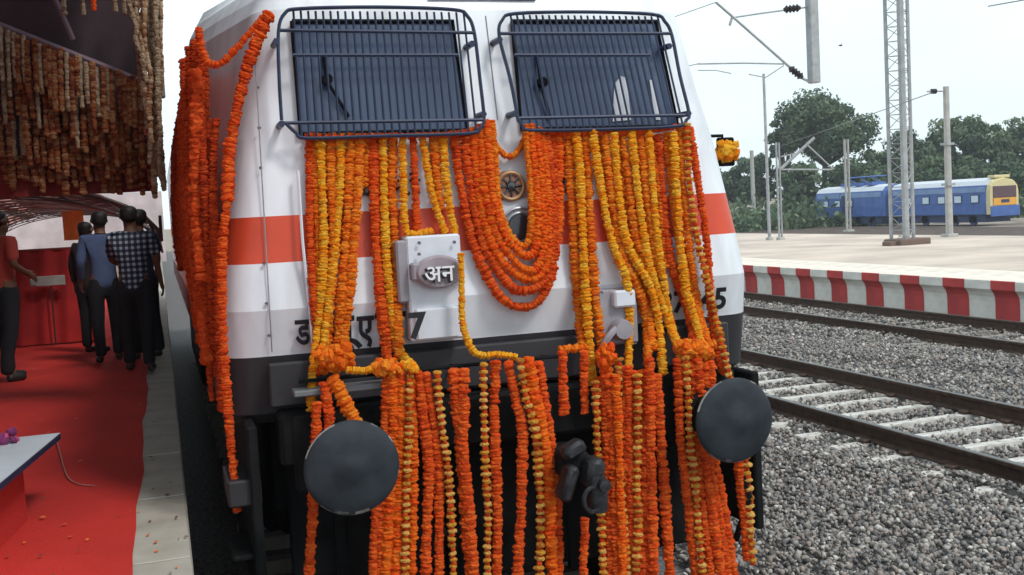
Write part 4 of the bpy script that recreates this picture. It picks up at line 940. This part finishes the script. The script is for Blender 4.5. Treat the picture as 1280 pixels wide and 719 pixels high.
# bird
b = MB(); c = far(1051, 57, 40); b.tube([c+Vector((-.09, 0, 0)), c, c+Vector((.07, 0, .01))], [.015, .035, .01], 6); b.add([c+Vector((-.02, 0, .01)), c+Vector((.0, .12, .07)), c+Vector((.03, 0, .01)), c+Vector((.0, -.12, .07))], [(0, 1, 2), (2, 3, 0)])
tag(b.build('bird', insu), 'tiny dark bird flying in the open sky left of the tower', 'bird')

# far yard
farb = mat('dark_track_bank', (.085, .06, .048), .95, var=.3, scale=1.2)
b = MB(); b.box((53.2, 90, -1.2), (14.5, 330, .14)); tag(b.build('far_track_bed', farb), kind='structure')
b = MB(); b.box((73, 100, -1.22), (25, 380, .06)); tag(b.build('yard_track_bed', mat('yard_bed', (.40, .33, .27), .95, scale=.4, col2=(.16, .13, .11))), kind='structure')
# blue trains
tblue = mat('train_blue', (.06, .13, .38), .45, var=.15, scale=1.5); tlight = mat('train_light_blue', (.20, .30, .52), .5, var=.12, scale=1.5); tdark = mat('train_dark_blue', (.03, .045, .12), .6)
troof = mat('train_roof', (.60, .63, .68), .6, var=.1); twin = mat('train_window', (.62, .72, .82), .3, var=.1); tcream = mat('train_cream', (.66, .56, .30), .6); tyel = mat('train_yellow', (.75, .36, .05), .6); tred = mat('train_front_window', (.11, .06, .07), .3)
def train(label, y0, y1, x, front=False, panto=False):
    L_ = y1-y0; e = empty('blue_train', label, 'train', (x, y0, -1.2)); Wd = 3.0; Hh = 4.0
    prof = [(0, .95), (-.03, 1.9), (0, 2.9), (.12, 3.35), (.45, 3.72), (1.5, 3.95), (2.55, 3.72), (2.88, 3.35), (3.0, 2.9), (3.0, .95)]
    b = MB(); rows = [[(px_, yy, pz) for px_, pz in prof] for yy in (.35, L_)]
    nose = [(px_*.94+.09, 0, .95+(pz-.95)*.96) for px_, pz in prof]; b.grid([rows[1], rows[0]], 0)
    b.m = [0, 0, 0, 1, 1, 1, 1, 0, 0]; b.grid([rows[0], nose], 3 if front else 0)
    b.add(nose, [tuple(range(10))], 3 if front else 0); b.add(rows[1], [tuple(reversed(range(10)))], 3); b.build('body', [tblue, troof, tlight, tcream], e)
    b = MB(); b.box((-.03, L_/2, 3.0), (.05, L_-.9, .42)); b.build('upper_band', tlight, e)
    b = MB(); b.box((-.03, L_/2, 1.25), (.05, L_-.9, .5)); b.build('lower_band', tblue, e)
    b = MB(); b.box((1.5, L_/2, .62), (2.5, L_-1.5, .62)); b.build('underframe', tdark, e)
    for yy in (2.2, 4.4, L_-4.4, L_-2.2):
        b = MB(); b.lathe([(0, -.1), (.45, -.1), (.45, .05), (0, .05)], (.35, yy, .5), (1, 0, 0), 14); b.build('wheel', tdark, e)
    wl_ = [y for y in (1.6, 3.6, 5.6, 7.6, 9.6) if y < L_-1] if front else [L_-1.8, L_-3.8, L_-5.8]
    for yy in wl_:
        b = MB(); b.box((-.035, yy, 2.25), (.05, 1.0, .72)); w = b.build('window', tdark, e); b = MB(); b.box((-.07, yy, 2.25), (.03, .78, .55)); b.build('pane', twin, w)
    b = MB(); b.box((-.04, L_*.55 if not front else L_-2.2, 2.0), (.05, .9, 2.0)); b.build('door', tdark, e)
    if front:
        b = MB(); b.box((1.5, -.03, 2.75), (2.3, .08, .95), ch=.02); b.build('windscreen', tred, e)
        b = MB(); b.box((1.5, -.04, 1.95), (2.3, .08, .6), ch=.02); b.build('yellow_panel', tyel, e)
        b = MB(); b.box((1.5, -.08, 2.0), (.8, .06, .25)); b.build('number_panel', tdark, e)
        b = MB(); b.box((1.5, -.06, 1.2), (2.9, .10, .85), ch=.02); b.build('blue_apron', tblue, e)
        b = MB(); b.box((1.5, .6, 4.0), (1.6, .8, .25), ch=.05); b.build('roof_light', tcream, e)
    if panto:
        b = MB()
        for k in range(3):
            y = L_*.3+k*L_*.17; b.box((1.5, y, 4.05), (1.6, 1.2, .3)); b.tube([(1.5, y-.8, 4.2), (1.5, y+.3, 4.55), (1.5, y-.5, 4.75)], .06, 5); b.tube([(.6, y-.5, 4.75), (2.4, y-.5, 4.75)], .06, 5)
        b.build('pantograph', tblue, e)
    return e
train('blue and white railcar with a yellow front panel at the right', 66.8, 79.3, 62.2, front=True)
train('blue locomotive with roof gear coupled behind the railcar', 79.9, 90.9, 62.0, panto=True)

# trees
LEAF = [mat('leaf_a', (.105, .16, .085), .85, var=.3, scale=.8, trans=.15), mat('leaf_b', (.075, .115, .070), .85, var=.3, scale=.8, trans=.15), mat('leaf_c', (.15, .20, .105), .85, var=.3, scale=.8, trans=.15)]
bark = mat('bark', (.10, .08, .065), .95, var=.3, scale=3)
def tree(label, u, vb, vt, wpx, D, seed, trunk=.35, flat=.75, tall=False, name='broadleaf_tree', nc=1.0, green=0):
    g = np.random.default_rng(seed); base = far(u, vb, D); gz = -1.25; H = far(u, vt, D).z-gz; Wm = wpx*D/F
    e = empty(name, label, 'tree', (base.x, base.y, gz), 'trees beyond the blue trains')
    b = MB(); z0 = H*trunk; b.tube(cat_rom([(0, 0, 0), (g.normal(0, .15), 0, z0*.6), (g.normal(0, .3), 0, z0*1.2), (g.normal(0, .4), 0, H*.8)], 3), [(.028*H)*(1-.08*i) for i in range(10)], 7)
    ch = H-z0; C = []
    n = int(34*nc)
    for i in range(n):
        while True:
            p = g.uniform(-1, 1, 3)
            if np.linalg.norm(p) < 1 and np.linalg.norm(p) > .35: break
        q = np.array([p[0]*Wm/2*.88, p[1]*Wm/2*.7, z0+ch*.5+p[2]*ch*.46]); C.append((q, g.uniform(.09, .17)*Wm))
        if i % 3 == 0: b.tube([(0, 0, z0*.9), tuple(q*.5+np.array([0, 0, z0*.4])), tuple(q)], [.012*H, .008*H, .003*H], 5)
    b.build('trunk', bark, e)
    V = []; Fc = []; Mi = []; nv = 0; ls = .24
    for (q, r) in C:
        m = int(250*min(1.6, (r/1.6)**1.5+.35)); d = g.normal(0, 1, (m, 3)); d /= np.linalg.norm(d, axis=1)[:, None]; rad = r*g.uniform(.35, 1, m)**.5*(1+.25*np.sin(d[:, 0]*5+q[0])); P = q+d*rad[:, None]*np.array([1, 1, flat])
        a = g.normal(0, 1, (m, 3)); a -= (a*d).sum(1)[:, None]*d*.5; a /= np.linalg.norm(a, axis=1)[:, None]; c = np.cross(a, d+g.normal(0, .5, (m, 3))); c /= np.linalg.norm(c, axis=1)[:, None]
        s1 = (ls*g.uniform(.5, 1.2, m))[:, None]; quad = np.stack([P-a*s1, P+c*s1*.6, P+a*s1, P-c*s1*.6], 1); V.append(quad.reshape(-1, 3))
        Fc += [(nv+4*i, nv+4*i+1, nv+4*i+2, nv+4*i+3) for i in range(m)]; nv += 4*m; base_m = int(g.choice(3, p=[.45, .35, .2])); Mi += [int(x) for x in np.where(g.random(m) < .75, base_m, g.integers(0, 3, m))]
    b = MB(); b.v = np.concatenate(V).tolist(); b.f = Fc; b.m = Mi; b.build('crown', LEAF, e)
TR = [
 ('tall rounded tree with a dense layered crown above the left train', 1034, 285, 120, 130, 125, .50, 1.9),
 ('small crown leaning left beside the tall rounded tree', 985, 285, 140, 46, 127, .5, .8),
 ('low dark tree at the far left beside the cab edge', 912, 285, 205, 60, 135, .25, 1.1),
 ('broad tree left of the slim lamp post', 945, 285, 188, 66, 133, .25, 1.2),
 ('bushy tree under the tall rounded crown', 1000, 285, 205, 70, 122, .15, 1.2),
 ('bushy tree right of the tall rounded trunk', 1070, 285, 200, 80, 122, .12, 1.3),
 ('mid green tree between the tall tree and the tower', 1100, 285, 182, 70, 124, .15, 1.3),
 ('round tree directly behind the lattice tower', 1140, 285, 165, 80, 126, .15, 1.4),
 ('highest tree of the right wood behind the tall mast', 1203, 285, 134, 82, 128, .2, 1.5),
 ('wide tree between the tall mast and the right edge', 1240, 285, 150, 80, 125, .15, 1.4),
 ('dark tree at the right edge of the wood', 1278, 285, 143, 84, 128, .15, 1.4),
 ('tree mostly beyond the right edge of the picture', 1325, 285, 150, 90, 128, .15, 1.0),
 ('low tree in front of the highest tree', 1170, 285, 190, 80, 116, .1, 1.2),
 ('low tree behind the railcar roof', 1225, 285, 195, 90, 114, .1, 1.3),
 ('low tree above the railcar front', 1275, 285, 195, 90, 112, .1, 1.3),
 ('low tree behind the blue locomotive roof', 1115, 285, 210, 90, 115, .1, 1.2),
]
for i, (lb, u, vb, vt, w, D, tk, nc) in enumerate(TR): tree(lb, u, vb, vt, w, D, 100+i, tk, nc=nc)
# scrub under the trees
V = []; Fc = []; nv = 0; Mi = []
for i in range(9000):
    u = random.uniform(890, 1330); D = random.uniform(104, 128); c = far(u, 280, D); c.z = -1.2+abs(random.gauss(0, 1.1)); s_ = random.uniform(.2, .5)
    a = Vector(rng.normal(0, 1, 3)).normalized()*s_; k = a.cross(Vector(rng.normal(0, 1, 3))).normalized()*s_*.6
    V += [tuple(c-a), tuple(c+k), tuple(c+a), tuple(c-k)]; Fc.append((nv, nv+1, nv+2, nv+3)); nv += 4; Mi.append(random.randrange(3))
b = MB(); b.v = V; b.f = Fc; b.m = Mi; tag(b.build('undergrowth', LEAF), 'low tangled green scrub under the far trees', 'scrub', kind='stuff')

# ------------------------------------------------------------------ haze
hz = bpy.data.materials.new('haze'); hz.use_nodes = True; n = hz.node_tree; n.nodes.remove(n.nodes['Principled BSDF'])
pv = n.nodes.new('ShaderNodeVolumePrincipled'); pv.inputs['Color'].default_value = (.92, .96, 1, 1); pv.inputs['Density'].default_value = .0006; pv.inputs['Anisotropy'].default_value = .2
n.links.new(pv.outputs[0], n.nodes['Material Output'].inputs['Volume'])
b = MB(); b.box((60, 60, 10.4), (240, 300, 25.4)); tag(b.build('haze', hz), kind='stuff')
